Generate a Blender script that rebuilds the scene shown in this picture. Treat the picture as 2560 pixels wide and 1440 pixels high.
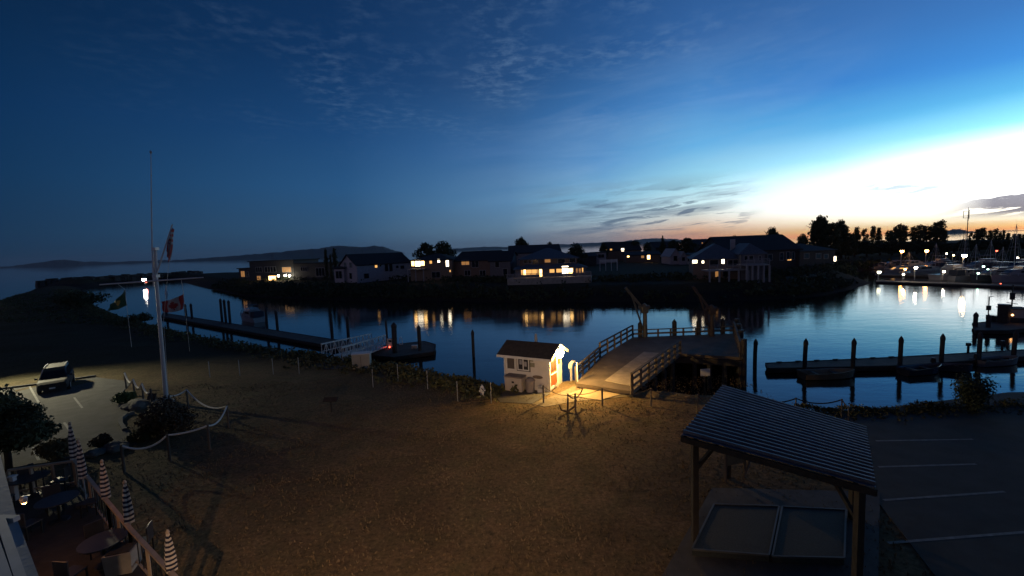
import bpy, math, random
import numpy as np
from mathutils import Vector, Matrix
random.seed(7)
RNG = np.random.default_rng(11)
for _o in list(bpy.data.objects): bpy.data.objects.remove(_o)
scene = bpy.context.scene
COL = scene.collection
R = math.radians

# ------------------------------------------------------------------ camera
FPX = 1100.0; PITCH = R(5.14); ROLL = R(2.18); CAMH = 8.6
fw = Vector((0, math.cos(PITCH), -math.sin(PITCH)))
u0 = Vector((0, math.sin(PITCH), math.cos(PITCH)))
r0 = Vector((1, 0, 0))
UP = math.cos(ROLL) * u0 + math.sin(ROLL) * r0
RT = math.cos(ROLL) * r0 - math.sin(ROLL) * u0
CAM = Vector((0, 0, CAMH))
cd = bpy.data.cameras.new('camera'); cam = bpy.data.objects.new('camera', cd); COL.objects.link(cam)
cd.sensor_width = 36; cd.lens = FPX / 2560 * 36; cd.clip_start = 0.1; cd.clip_end = 60000
m = Matrix((RT, UP, -fw)).transposed().to_4x4(); m.translation = CAM
cam.matrix_world = m
scene.camera = cam

# ------------------------------------------------------------------ dusk sky
SUN_AZ = 50.0
world = bpy.data.worlds.new('World'); scene.world = world; world.use_nodes = True
wn = world.node_tree; N = wn.nodes; L = wn.links
for n in list(N): N.remove(n)
def nd(t, **k):
    n = N.new(t)
    for a, b in k.items():
        if a.startswith('i_'):
            key = a[2:]; n.inputs[int(key) if key.isdigit() else key].default_value = b
        else: setattr(n, a, b)
    return n
def mth(op, a, b=None, c=None, clamp=False):
    n = N.new('ShaderNodeMath'); n.operation = op; n.use_clamp = clamp
    for i, v in enumerate((a, b, c)):
        if v is None: continue
        if isinstance(v, (int, float)): n.inputs[i].default_value = v
        else: L.new(v, n.inputs[i])
    return n.outputs[0]
def mxc(fac, a, b, blend='MIX'):
    n = N.new('ShaderNodeMix'); n.data_type = 'RGBA'; n.blend_type = blend; n.clamp_result = False
    for i, v in ((0, fac), (6, a), (7, b)):
        if isinstance(v, (int, float)): n.inputs[i].default_value = v
        elif isinstance(v, tuple): n.inputs[i].default_value = v
        else: L.new(v, n.inputs[i])
    return n.outputs[2]
tc = nd('ShaderNodeTexCoord'); sp = nd('ShaderNodeSeparateXYZ'); L.new(tc.outputs['Generated'], sp.inputs[0])
X, Y, Z = sp.outputs
el = mth('MULTIPLY', mth('ARCSINE', Z), 180 / math.pi)             # degrees
az = mth('MULTIPLY', mth('ARCTAN2', X, Y), 180 / math.pi)          # 0 = +Y, clockwise
daz = mth('ABSOLUTE', mth('SUBTRACT', mth('MODULO', mth('ADD', az, 540 - SUN_AZ), 360.0), 180.0))   # away from the afterglow
def s2l(c):
    return tuple((v / 255 / 12.92 if v / 255 <= .04045 else ((v / 255 + .055) / 1.055) ** 2.4) for v in c)
RS = 4.0
def ramp(stops):
    """elevation (deg) -> colour; stops hold sRGB triples and an optional brightness factor"""
    n = nd('ShaderNodeValToRGB'); cr = n.color_ramp; cr.interpolation = 'LINEAR'
    while len(cr.elements) > 1: cr.elements.remove(cr.elements[-1])
    first = True
    for s in stops:
        e, c = s[0], s2l(s[1]); k = s[2] if len(s) > 2 else 1
        p = (e + 5) / 65
        x = cr.elements[0] if first else cr.elements.new(p)
        x.position = p; first = False
        x.color = (c[0] * k / RS, c[1] * k / RS, c[2] * k / RS, 1)
    mr = mth('DIVIDE', mth('ADD', el, 5.0), 65.0, clamp=True)
    L.new(mr, n.inputs[0]); return n.outputs[0]
SKY = [
 (0,   [(-5,(200,90,40)),(0,(255,165,80),1.9),(.45,(255,205,125),2.0),(1.0,(255,243,212),2.0),(3,(255,255,250),2.6),(7,(245,252,255),1.9),(9,(150,235,255),1.3),(11.5,(100,195,250)),(14,(68,150,230)),(18,(62,124,196)),(24,(50,100,166)),(40,(22,56,104)),(60,(8,28,62))]),
 (14,  [(-5,(180,90,60)),(0,(255,158,90),1.4),(.6,(255,205,130),1.4),(1.3,(255,238,205),1.3),(3,(250,253,248),1.7),(6,(222,248,255),1.5),(8,(165,230,255),1.2),(11,(95,185,242)),(15,(60,135,212)),(20,(58,114,182)),(26,(48,94,154)),(40,(16,50,100)),(60,(8,26,58))]),
 (27,  [(-5,(120,80,80)),(0,(222,150,125)),(1.2,(244,190,150)),(2.5,(235,225,210)),(4.5,(210,240,245),1.1),(7,(165,225,245)),(11,(104,180,232)),(16,(76,140,205)),(22,(52,102,164)),(28,(42,86,144)),(40,(14,46,94)),(60,(7,24,54))]),
 (38,  [(-5,(70,70,85)),(0,(140,135,145)),(1.5,(165,165,170)),(3,(165,192,206)),(6,(130,185,216)),(10,(90,150,206)),(16,(60,117,178)),(22,(40,86,142)),(28,(32,74,128)),(40,(12,40,84)),(60,(6,22,50))]),
 (50,  [(-5,(45,60,80)),(0,(92,112,134)),(2.5,(96,130,158)),(6,(84,132,174)),(12,(58,108,162)),(20,(33,74,124)),(28,(26,62,108)),(40,(10,34,74)),(60,(5,20,46))]),
 (70,  [(-5,(25,40,58)),(0,(48,76,104)),(3,(48,86,120)),(8,(38,85,130)),(14,(25,70,119)),(22,(14,53,98)),(40,(7,30,64)),(60,(4,18,42))]),
 (100, [(-5,(6,22,36)),(0,(22,49,74)),(3,(18,52,82)),(8,(10,50,86)),(14,(5,45,84)),(22,(3,35,68)),(40,(3,22,48)),(60,(3,16,36))]),
 (140, [(-5,(10,20,34)),(0,(80,84,106)),(5,(140,126,142)),(12,(122,116,144)),(22,(56,70,108)),(40,(8,28,60)),(60,(3,16,36))]),  # unseen sky opposite the afterglow, brightened to lift the far facades
]
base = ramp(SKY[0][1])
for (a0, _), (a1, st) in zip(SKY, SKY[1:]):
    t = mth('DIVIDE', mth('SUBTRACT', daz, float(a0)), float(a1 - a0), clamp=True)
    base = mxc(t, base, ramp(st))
# thin physical twilight sky beneath the hand-set colours
ns = nd('ShaderNodeTexSky', sky_type='NISHITA', sun_disc=False, sun_elevation=R(-2.0), sun_rotation=R(SUN_AZ))
# clouds, laid on a flat sheet high above (projected by direction)
zz = mth('MAXIMUM', Z, 0.03)
def cloudvec(sx, sy, off=0.0, rot=0.0):
    c = nd('ShaderNodeCombineXYZ'); L.new(mth('DIVIDE', X, zz), c.inputs[0]); L.new(mth('DIVIDE', Y, zz), c.inputs[1])
    mp = nd('ShaderNodeMapping'); mp.inputs['Scale'].default_value = (sx, sy, 1); mp.inputs['Location'].default_value = (off, off * .7, 0); mp.inputs['Rotation'].default_value = (0, 0, rot)
    L.new(c.outputs[0], mp.inputs[0]); return mp.outputs[0]
def noise(vec, scale, detail=6, rough=.55, dist=0.0):
    n = nd('ShaderNodeTexNoise'); n.inputs['Scale'].default_value = scale; n.inputs['Detail'].default_value = detail
    n.inputs['Roughness'].default_value = rough; n.inputs['Distortion'].default_value = dist
    L.new(vec, n.inputs['Vector']); return n.outputs[0]
def win(v, lo0, lo1, hi0, hi1):
    a = mth('DIVIDE', mth('SUBTRACT', v, lo0), lo1 - lo0, clamp=True)
    b = mth('DIVIDE', mth('SUBTRACT', hi1, v), hi1 - hi0, clamp=True)
    return mth('MULTIPLY', mth('SMOOTH_MIN', a, 1.0, 0.2), b)
# dappled altocumulus high in the middle
puff = mth('DIVIDE', mth('SUBTRACT', noise(cloudvec(1, 1, 3.1), 11.0, 5, .62), 0.46), .48, clamp=True)
band = mth('DIVIDE', mth('SUBTRACT', noise(cloudvec(1, .8, 8.3, .5), 1.5, 3, .5), 0.42), .2, clamp=True)
reg = mth('MULTIPLY', win(az, -48., 6., 26., 38.), win(el, 10., 19., 60., 80.))
f1 = mth('MULTIPLY', mth('MULTIPLY', puff, band), mth('MULTIPLY', reg, 0.5))
base = mxc(f1, base, (s2l((132,165,200))[0] / RS, s2l((132,165,200))[1] / RS, s2l((132,165,200))[2] / RS, 1))
def strk(sc_az, sc_el, off, lo, wd, det=5, dist=.6):
    c = nd('ShaderNodeCombineXYZ'); L.new(mth('MULTIPLY', az, sc_az), c.inputs[0])
    L.new(mth('MULTIPLY', mth('ADD', el, mth('MULTIPLY', az, -0.06)), sc_el), c.inputs[1]); c.inputs[2].default_value = off
    return mth('DIVIDE', mth('SUBTRACT', noise(c.outputs[0], 1.0, det, .6, dist), lo), wd, clamp=True)
def mulc(c, k): return tuple(v * k for v in c)
def cl(c): return (s2l(c)[0] / RS, s2l(c)[1] / RS, s2l(c)[2] / RS, 1)
# long grey streaks low over the houses
f2 = mth('MULTIPLY', mth('MULTIPLY', strk(.10, .95, 4.4, .47, .13), win(az, 0., 8., 22., 31.)), win(el, .6, 1.6, 5.5, 8.2))
base = mxc(mth('MULTIPLY', f2, .62), base, cl((88,112,140)))
f2b = mth('MULTIPLY', mth('MULTIPLY', strk(.16, 1.5, 9.1, .55, .05), win(az, 8., 13., 26., 30.)), win(el, 1.2, 2., 4.2, 7.5))
base = mxc(mth('MULTIPLY', f2b, .75), base, cl((62,90,122)))
# veils that catch the glow
f3 = mth('MULTIPLY', mth('MULTIPLY', strk(.05, .35, 1.7, .42, .3), win(az, -10., 12., 30., 42.)), win(el, 3., 7., 16., 24.))
base = mxc(mth('MULTIPLY', f3, .13), base, cl((190,215,235)))
# mauve bank at the right
f4 = mth('MULTIPLY', mth('MULTIPLY', strk(.22, 1.6, 6.2, .42, .05), win(az, 43.5, 47.5, 70., 80.)), win(el, .9, 1.6, 2.9, 3.9))
base = mxc(mth('MULTIPLY', f4, .93), base, cl((96,94,124)))
f5 = mth('MULTIPLY', mth('MULTIPLY', strk(.25, 1.7, 2.9, .50, .08), win(az, 37., 40., 45., 47.)), win(el, 3.4, 3.9, 4.8, 5.4))
base = mxc(mth('MULTIPLY', f5, .6), base, cl((120,160,190)))
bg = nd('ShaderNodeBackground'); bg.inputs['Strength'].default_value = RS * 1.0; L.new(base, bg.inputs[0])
bg2 = nd('ShaderNodeBackground'); bg2.inputs['Strength'].default_value = 0.012; L.new(ns.outputs[0], bg2.inputs[0])
ad = nd('ShaderNodeAddShader'); L.new(bg.outputs[0], ad.inputs[0]); L.new(bg2.outputs[0], ad.inputs[1])
wo = nd('ShaderNodeOutputWorld'); L.new(ad.outputs[0], wo.inputs[0])
scene.view_settings.view_transform = 'Standard'; scene.view_settings.look = 'None'
scene.view_settings.exposure = 0.0; scene.view_settings.gamma = 1.0
sl = bpy.data.lights.new('sun', 'SUN'); sl.energy = 0.015; sl.angle = R(20); sl.color = (1, .7, .5)
so = bpy.data.objects.new('sun', sl); COL.objects.link(so)
so.rotation_euler = Vector((math.sin(R(SUN_AZ)), math.cos(R(SUN_AZ)), math.tan(R(1.5)))).to_track_quat('Z', 'Y').to_euler()
scene.cycles.use_denoising = True
scene.cycles.max_bounces = 6; scene.cycles.transparent_max_bounces = 8
scene.cycles.sample_clamp_indirect = 4.0

# ------------------------------------------------------------------ pixel <-> place
def ray(px, py): return fw + RT * ((px - 1280) / FPX) - UP * ((py - 720) / FPX)
def G(px, py, z=0.0):
    d = ray(px, py); t = (z - CAMH) / d.z; return CAM + d * t
def V(px, py, Yd):
    d = ray(px, py); return CAM + d * (Yd / d.y)
def zof(p, py):
    """height at which the vertical through p meets picture row py"""
    lo, hi = -5.0, 60.0
    for _ in range(50):
        mid = (lo + hi) / 2; q = Vector((p[0], p[1], mid)) - CAM
        if 720 - FPX * q.dot(UP) / q.dot(fw) > py: lo = mid
        else: hi = mid
    return lo
def xof(px, py, Yd): return V(px, py, Yd).x
WZ = -2.2       # water level

# ------------------------------------------------------------------ materials
MATS = {}
def mat(name, col, rough=.7, var=.25, scale=3.0, bump=.0, bscale=None, metal=0.0, emit=None, estr=1.0, col2=None, ior=None, coord='Object', stretch=None, alpha=None):
    if name in MATS: return MATS[name]
    m = bpy.data.materials.new(name); m.use_nodes = True; t = m.node_tree; b = t.nodes['Principled BSDF']
    tc = t.nodes.new('ShaderNodeTexCoord'); src = tc.outputs[coord]
    if stretch:
        mp = t.nodes.new('ShaderNodeMapping'); mp.inputs['Scale'].default_value = stretch; t.links.new(src, mp.inputs[0]); src = mp.outputs[0]
    nz = t.nodes.new('ShaderNodeTexNoise'); nz.inputs['Scale'].default_value = scale; nz.inputs['Detail'].default_value = 6; nz.inputs['Roughness'].default_value = .6
    t.links.new(src, nz.inputs['Vector'])
    rp = t.nodes.new('ShaderNodeValToRGB'); c2 = col2 or tuple(min(1, c * (1 + var)) for c in col)
    rp.color_ramp.elements[0].position = .3; rp.color_ramp.elements[1].position = .7
    rp.color_ramp.elements[0].color = (*[c * (1 - var) for c in col], 1) if not col2 else (*col, 1)
    rp.color_ramp.elements[1].color = (*c2, 1)
    t.links.new(nz.outputs[0], rp.inputs[0]); t.links.new(rp.outputs[0], b.inputs['Base Color'])
    b.inputs['Roughness'].default_value = rough; b.inputs['Metallic'].default_value = metal
    if ior: b.inputs['IOR'].default_value = ior
    if bump:
        n2 = t.nodes.new('ShaderNodeTexNoise'); n2.inputs['Scale'].default_value = bscale or scale * 4; n2.inputs['Detail'].default_value = 5
        t.links.new(src, n2.inputs['Vector'])
        bp = t.nodes.new('ShaderNodeBump'); bp.inputs['Strength'].default_value = bump; bp.inputs['Distance'].default_value = .05
        t.links.new(n2.outputs[0], bp.inputs['Height']); t.links.new(bp.outputs[0], b.inputs['Normal'])
    if emit:
        b.inputs['Emission Color'].default_value = (*emit, 1); b.inputs['Emission Strength'].default_value = estr
    MATS[name] = m; return m
def boards(name, col, axis='Z', width=.15, rough=.7, depth=.4, gap=.5, var=.15):
    """lap siding / corrugation: thin dark joints across one axis"""
    if name in MATS: return MATS[name]
    m = mat(name, col, rough, var, 2.0); t = m.node_tree; b = t.nodes['Principled BSDF']
    tc = t.nodes.new('ShaderNodeTexCoord'); wv = t.nodes.new('ShaderNodeTexWave'); wv.wave_type = 'BANDS'; wv.bands_direction = axis; wv.wave_profile = 'SAW'
    wv.inputs['Scale'].default_value = 1 / width / 3.1831 * 1.0; wv.inputs['Distortion'].default_value = 0
    t.links.new(tc.outputs['Object'], wv.inputs['Vector'])
    bp = t.nodes.new('ShaderNodeBump'); bp.inputs['Strength'].default_value = depth; bp.inputs['Distance'].default_value = .03
    t.links.new(wv.outputs['Fac'], bp.inputs['Height']); t.links.new(bp.outputs[0], b.inputs['Normal'])
    return m

# ------------------------------------------------------------------ mesh builder
def prop(o, label=None, cat=None, group=None, kind=None):
    if label: o['label'] = label
    if cat: o['category'] = cat
    if group: o['group'] = group
    if kind: o['kind'] = kind
    return o
def thing(name, label, cat, loc=(0, 0, 0), rz=0.0, group=None):
    o = bpy.data.objects.new(name, None); COL.objects.link(o); o.empty_display_size = .3
    o.location = loc; o.rotation_euler = (0, 0, rz); return prop(o, label, cat, group)
class MB:
    def __init__(s): s.v = []; s.f = []
    def add(s, vs, fs):
        n = len(s.v); s.v += [tuple(v) for v in vs]; s.f += [tuple(i + n for i in f) for f in fs]; return s
    def box(s, c, d, rz=0.0, taper=1.0):
        cx, cy, cz = c; hx, hy, hz = d[0] / 2, d[1] / 2, d[2] / 2; ca, sa = math.cos(rz), math.sin(rz); vs = []
        for z, k in ((-hz, 1), (hz, taper)):
            for x, y in ((-hx, -hy), (hx, -hy), (hx, hy), (-hx, hy)):
                x *= k; y *= k; vs.append((cx + x * ca - y * sa, cy + x * sa + y * ca, cz + z))
        return s.add(vs, [(3, 2, 1, 0), (4, 5, 6, 7), (0, 1, 5, 4), (1, 2, 6, 5), (2, 3, 7, 6), (3, 0, 4, 7)])
    def b2(s, x0, x1, y0, y1, z0, z1): return s.box(((x0 + x1) / 2, (y0 + y1) / 2, (z0 + z1) / 2), (x1 - x0, y1 - y0, z1 - z0))
    def beam(s, p, q, w, h=None):
        """rectangular beam from p to q, h is the vertical thickness"""
        p, q = Vector(p), Vector(q); h = h or w; d = (q - p); 
        if d.length < 1e-6: return s
        d.normalize(); up = Vector((0, 0, 1)) if abs(d.z) < .98 else Vector((0, 1, 0))
        a = d.cross(up).normalized(); b = a.cross(d).normalized(); vs = []
        for c in (p, q):
            for i, j in ((-1, -1), (1, -1), (1, 1), (-1, 1)): vs.append(c + a * (w / 2 * i) + b * (h / 2 * j))
        return s.add(vs, [(0, 1, 2, 3), (7, 6, 5, 4), (0, 4, 5, 1), (1, 5, 6, 2), (2, 6, 7, 3), (3, 7, 4, 0)])
    def tube(s, pts, r, n=8, cap=True):
        pts = [Vector(p) for p in pts]; rs = r if isinstance(r, (list, tuple)) else [r] * len(pts); base = len(s.v); up = None
        for i, p in enumerate(pts):
            d = (pts[min(i + 1, len(pts) - 1)] - pts[max(i - 1, 0)]).normalized()
            if up is None: up = Vector((0, 0, 1)) if abs(d.z) < .9 else Vector((1, 0, 0))
            a = d.cross(up).normalized(); b = a.cross(d).normalized(); up = b
            for k in range(n):
                t = 2 * math.pi * k / n; s.v.append(tuple(p + (a * math.cos(t) + b * math.sin(t)) * rs[i]))
        for i in range(len(pts) - 1):
            for k in range(n):
                s.f.append((base + i * n + k, base + i * n + (k + 1) % n, base + (i + 1) * n + (k + 1) % n, base + (i + 1) * n + k))
        if cap:
            s.f.append(tuple(base + k for k in range(n))[::-1]); s.f.append(tuple(base + (len(pts) - 1) * n + k for k in range(n)))
        return s
    def lathe(s, prof, c=(0, 0, 0), n=12):
        base = len(s.v)
        for r, z in prof:
            for k in range(n):
                t = 2 * math.pi * k / n; s.v.append((c[0] + r * math.cos(t), c[1] + r * math.sin(t), c[2] + z))
        for i in range(len(prof) - 1):
            for k in range(n): s.f.append((base + i * n + k, base + i * n + (k + 1) % n, base + (i + 1) * n + (k + 1) % n, base + (i + 1) * n + k))
        s.f.append(tuple(base + k for k in range(n))[::-1]); s.f.append(tuple(base + (len(prof) - 1) * n + k for k in range(n)))
        return s
    def prism(s, poly, z0, z1):
        n = len(poly); zz0 = z0 if isinstance(z0, (list, tuple)) else [z0] * n; zz1 = z1 if isinstance(z1, (list, tuple)) else [z1] * n
        vs = [(p[0], p[1], a) for p, a in zip(poly, zz0)] + [(p[0], p[1], a) for p, a in zip(poly, zz1)]
        return s.add(vs, [tuple(range(n))[::-1], tuple(range(n, 2 * n))] + [(i, (i + 1) % n, n + (i + 1) % n, n + i) for i in range(n)])
    def slab(s, top, th):
        """a polygon in 3-D given thickness along its normal, downwards"""
        P = [Vector(p) for p in top]; nrm = (P[1] - P[0]).cross(P[2] - P[0]).normalized()
        if nrm.z < 0: nrm = -nrm
        n = len(P); vs = P + [p - nrm * th for p in P]
        return s.add(vs, [tuple(range(n)), tuple(range(n, 2 * n))[::-1]] + [(i, n + i, n + (i + 1) % n, (i + 1) % n) for i in range(n)])
    def build(s, name, m, parent=None, smooth=False, label=None, cat=None, group=None, kind=None, world=False, bevel=0):
        vs = s.v
        if world and parent is not None:
            # bring points given in scene coordinates into the parent's own frame
            chain = []; p = parent
            M = Matrix.Identity(4)
            while p is not None:
                M = p.matrix_basis @ M; p = p.parent
            Mi = M.inverted(); vs = [tuple(Mi @ Vector(v)) for v in vs]
        me = bpy.data.meshes.new(name); me.from_pydata(vs, [], s.f); me.validate(); me.update()
        o = bpy.data.objects.new(name, me); COL.objects.link(o)
        ms = m if isinstance(m, (list, tuple)) else [m]
        for x in ms: me.materials.append(x)
        if smooth:
            for p in me.polygons: p.use_smooth = True
        if bevel:
            b = o.modifiers.new('b', 'BEVEL'); b.width = bevel; b.segments = 2; b.limit_method = 'ANGLE'
        if parent is not None: o.parent = parent
        return prop(o, label, cat, group, kind)
def top(mb, name, m, label, cat, group=None, base=None, smooth=False, bevel=0):
    """a thing that is one mesh, origin at its base"""
    b = Vector(base) if base else Vector((0, 0, 0))
    mb.v = [tuple(Vector(v) - b) for v in mb.v]
    o = mb.build(name, m, smooth=smooth, label=label, cat=cat, group=group, bevel=bevel); o.location = b; return o
def copy_tree(o, parent=None):
    c = o.copy(); COL.objects.link(c); c.parent = parent
    for ch in list(o.children): copy_tree(ch, c)
    return c
ORD = 'first second third fourth fifth sixth seventh eighth ninth tenth eleventh twelfth thirteenth fourteenth fifteenth sixteenth seventeenth eighteenth nineteenth twentieth'.split()
def sag(p, q, drop, n=9):
    p, q = Vector(p), Vector(q)
    return [p.lerp(q, i / (n - 1)) - Vector((0, 0, drop * 4 * (i / (n - 1)) * (1 - i / (n - 1)))) for i in range(n)]
# ================================================================== terrain and water
def xy(px, py, z=0.0): g = G(px, py, z); return (g.x, g.y)
near_poly = [(-420, 60)] + [xy(*p, .3) for p in ((5, 748), (60, 729), (100, 716), (160, 710))] + [xy(*p, .2) for p in ((205, 727), (180, 745), (235, 768), (275, 788), (330, 803), (390, 816), (470, 834), (550, 850), (640, 866), (750, 880), (860, 897), (930, 908), (1000, 916), (1100, 936), (1180, 953), (1250, 966))] + \
    [(3.2, 27.6), (6.5, 26.0), (9.0, 24.9), (12.5, 23.6)] + [xy(*p) for p in ((1900, 1012), (2080, 1024), (2200, 1020), (2350, 1014), (2560, 1004))] + [(60, 22), (110, 20), (110, -90), (-420, -90)]
far_poly = [xy(*p, WZ) for p in ((448, 703), (500, 717), (600, 739), (700, 746), (900, 751), (1120, 753), (1300, 756), (1500, 755), (1700, 755), (1850, 752), (2000, 745), (2060, 738), (2120, 725), (2180, 708))] + \
    [(86, 108), (95, 122), (106, 134), (125, 140), (160, 140), (240, 138), (420, 138), (430, 420), (120, 430), (60, 300), (0, 250), (-60, 262), (-130, 275), (-190, 282), (-205, 262)]
spit_poly = [xy(*p, WZ) for p in ((110, 716), (250, 704), (372, 697), (490, 690), (496, 696), (380, 702), (262, 711), (205, 722))]
def sdist(Pt, poly):
    """signed distance to a polygon, positive inside"""
    px, py = Pt[:, 0], Pt[:, 1]; best = np.full(len(px), 1e9); inside = np.zeros(len(px), bool); n = len(poly)
    for i in range(n):
        ax, ay = poly[i]; bx, by = poly[(i + 1) % n]; dx, dy = bx - ax, by - ay
        t = np.clip(((px - ax) * dx + (py - ay) * dy) / (dx * dx + dy * dy + 1e-9), 0, 1)
        best = np.minimum(best, np.hypot(px - ax - t * dx, py - ay - t * dy))
        c = (ay > py) != (by > py)
        with np.errstate(divide='ignore', invalid='ignore'):
            xi = (bx - ax) * (py - ay) / ((by - ay) if by != ay else 1e-9) + ax
        inside ^= c & (px < xi)
    return np.where(inside, best, -best)
def vnoise(x, y, seed=0):
    """smooth value noise"""
    xi, yi = np.floor(x).astype(int), np.floor(y).astype(int); xf, yf = x - xi, y - yi
    def h(a, b):
        k = (a * 374761393 + b * 668265263 + seed * 69069) & 0xffffffff; k = ((k ^ (k >> 13)) * 1274126177) & 0xffffffff
        return ((k ^ (k >> 16)) & 0xffff) / 65535.0
    sx, sy = xf * xf * (3 - 2 * xf), yf * yf * (3 - 2 * yf)
    return (h(xi, yi) * (1 - sx) + h(xi + 1, yi) * sx) * (1 - sy) + (h(xi, yi + 1) * (1 - sx) + h(xi + 1, yi + 1) * sx) * sy
def terrain_z(P):
    P = np.asarray(P, float); x, y = P[:, 0], P[:, 1]
    d1 = sdist(P, near_poly); d2 = sdist(P, far_poly); d3 = sdist(P, spit_poly)
    n = vnoise(x * .9, y * .9, 1) - .5; n2 = vnoise(x * .25, y * .25, 2) - .5
    z1 = np.clip(np.where(d1 > 0, 0.0, d1 * .62), -6, 0) + np.where(d1 < .5, n * .35, 0)
    # beyond the lawn on the left the ground is rough scrub
    rough = np.clip((-x - 28) / 20, 0, 1) * np.clip(d1 / 2, 0, 1)
    z1 = z1 + rough * (n * .3 + n2 * .5)
    z2 = np.clip(WZ + d2 * .42, -6, .5 + np.clip((d2 - 10) * .02, 0, 1.2)) + n * .3 * (np.abs(d2) < 9)
    z3 = np.clip(WZ - .2 + d3 * .55, -6, 1.3) + n * .6 * (d3 > -3)
    return np.maximum(np.maximum(z1, z2), z3)
def tz(x, y): return float(terrain_z([(x, y)])[0])
def axis(stops):
    out = [stops[0][0]]
    for (a, _), (b, step) in zip(stops, stops[1:]):
        k = max(1, int(round((b - a) / step))); out += [a + (b - a) * (i + 1) / k for i in range(k)]
    return np.array(out)
xs = axis([(-440, 0), (-240, 8), (-90, 3), (-45, 1.5), (42, .8), (110, 2), (200, 4), (430, 12)])
ys = axis([(-90, 0), (0, 8), (8, 2), (50, .8), (115, 1.5), (160, 3), (340, 6), (430, 10)])
XX, YY = np.meshgrid(xs, ys); PP = np.stack([XX.ravel(), YY.ravel()], 1); ZZ = terrain_z(PP)
nx = len(xs); gm = MB(); gm.v = [tuple(p) for p in np.column_stack([PP, ZZ]).tolist()]
q = np.arange(len(gm.v)).reshape(len(ys), nx)
gm.f = np.stack([q[:-1, :-1].ravel(), q[:-1, 1:].ravel(), q[1:, 1:].ravel(), q[1:, :-1].ravel()], 1).tolist()
# ground: dry lawn near, rough scrub and dark banks elsewhere
g = bpy.data.materials.new('ground'); g.use_nodes = True; gt = g.node_tree; gl = gt.links; gb = gt.nodes['Principled BSDF']
def gn(t, **k):
    n = gt.nodes.new(t)
    for a, b in k.items(): n.inputs[a].default_value = b
    return n
def gmath(op, a, b, clamp=False):
    n = gt.nodes.new('ShaderNodeMath'); n.operation = op; n.use_clamp = clamp
    for i, v in enumerate((a, b)):
        if isinstance(v, (int, float)): n.inputs[i].default_value = v
        else: gl.new(v, n.inputs[i])
    return n.outputs[0]
def gmix(f, a, b):
    n = gt.nodes.new('ShaderNodeMix'); n.data_type = 'RGBA'
    for i, v in ((0, f), (6, a), (7, b)):
        if isinstance(v, tuple): n.inputs[i].default_value = (*v, 1)
        elif isinstance(v, (int, float)): n.inputs[i].default_value = v
        else: gl.new(v, n.inputs[i])
    return n.outputs[2]
geo = gt.nodes.new('ShaderNodeNewGeometry'); sx = gt.nodes.new('ShaderNodeSeparateXYZ'); gl.new(geo.outputs['Position'], sx.inputs[0])
def gnoise(s, d=6, r=.6, dist=0.):
    n = gt.nodes.new('ShaderNodeTexNoise'); n.inputs['Scale'].default_value = s; n.inputs['Detail'].default_value = d; n.inputs['Roughness'].default_value = r; n.inputs['Distortion'].default_value = dist
    gl.new(geo.outputs['Position'], n.inputs['Vector']); return n.outputs[0]
fine = gmath('MULTIPLY', gmath('SUBTRACT', gnoise(7, 8, .75), .36), 3.2, True); mid = gmath('MULTIPLY', gmath('SUBTRACT', gnoise(.9, 6, .65), .38), 4.0, True); big = gmath('MULTIPLY', gmath('SUBTRACT', gnoise(.22, 4, .6, .6), .36), 3.6, True)
dry = gmix(fine, (.10, .068, .038), (.27, .185, .105)); green = gmix(fine, (.05, .055, .025), (.12, .12, .055))
lawnc = gmix(gmath('MULTIPLY', mid, .6), dry, green); lawnc = gmix(gmath('MULTIPLY', big, .6), lawnc, gmix(fine, (.045, .034, .022), (.12, .085, .05))); lawnc = gmix(gmath('MULTIPLY', gmath('SUBTRACT', gnoise(2.4, 4, .6, .4), .52), 5.0, True), lawnc, gmix(fine, (.04, .034, .02), (.13, .10, .06)))
scrub = gmix(fine, (.020, .019, .011), (.075, .066, .038)); mud = gmix(fine, (.012, .012, .011), (.04, .038, .034))
fscr = gmath('MAXIMUM', gmath('MULTIPLY', gmath('SUBTRACT', gmath('ADD', sx.outputs[1], gmath('MULTIPLY', sx.outputs[0], -.45)), gmath('ADD', 41.0, gmath('MULTIPLY', mid, 4.0))), .12, True), gmath('MULTIPLY', gmath('SUBTRACT', sx.outputs[0], 16.5), .6, True))
c = gmix(fscr, lawnc, scrub); c = gmix(gmath('MULTIPLY', gmath('SUBTRACT', -.35, sx.outputs[2]), 1.6, True), c, mud)
gl.new(c, gb.inputs['Base Color']); gb.inputs['Roughness'].default_value = .95; gb.inputs['Specular IOR Level'].default_value = .1
bp = gt.nodes.new('ShaderNodeBump'); bp.inputs['Strength'].default_value = .6; bp.inputs['Distance'].default_value = .10; gl.new(gnoise(5, 8, .7), bp.inputs['Height']); gl.new(bp.outputs[0], gb.inputs['Normal'])
gm.build('ground', g, kind='structure', smooth=True)

wm = bpy.data.materials.new('water'); wm.use_nodes = True; wt = wm.node_tree; wb = wt.nodes['Principled BSDF']
wb.inputs['Base Color'].default_value = (.016, .017, .017, 1); wb.inputs['Roughness'].default_value = .035; wb.inputs['IOR'].default_value = 1.52
wg = wt.nodes.new('ShaderNodeNewGeometry')
def wn_(sc, st, det=4, r=.6):
    mp = wt.nodes.new('ShaderNodeMapping'); mp.inputs['Scale'].default_value = st; mp.inputs['Rotation'].default_value = (0, 0, .25)
    wt.links.new(wg.outputs['Position'], mp.inputs[0]); n = wt.nodes.new('ShaderNodeTexNoise'); n.inputs['Scale'].default_value = sc
    n.inputs['Detail'].default_value = det; n.inputs['Roughness'].default_value = r; wt.links.new(mp.outputs[0], n.inputs['Vector']); return n.outputs[0]
b1 = wt.nodes.new('ShaderNodeBump'); b1.inputs['Strength'].default_value = .12; b1.inputs['Distance'].default_value = .05; wt.links.new(wn_(2.6, (.7, 1.5, 1), 4), b1.inputs['Height'])
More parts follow.
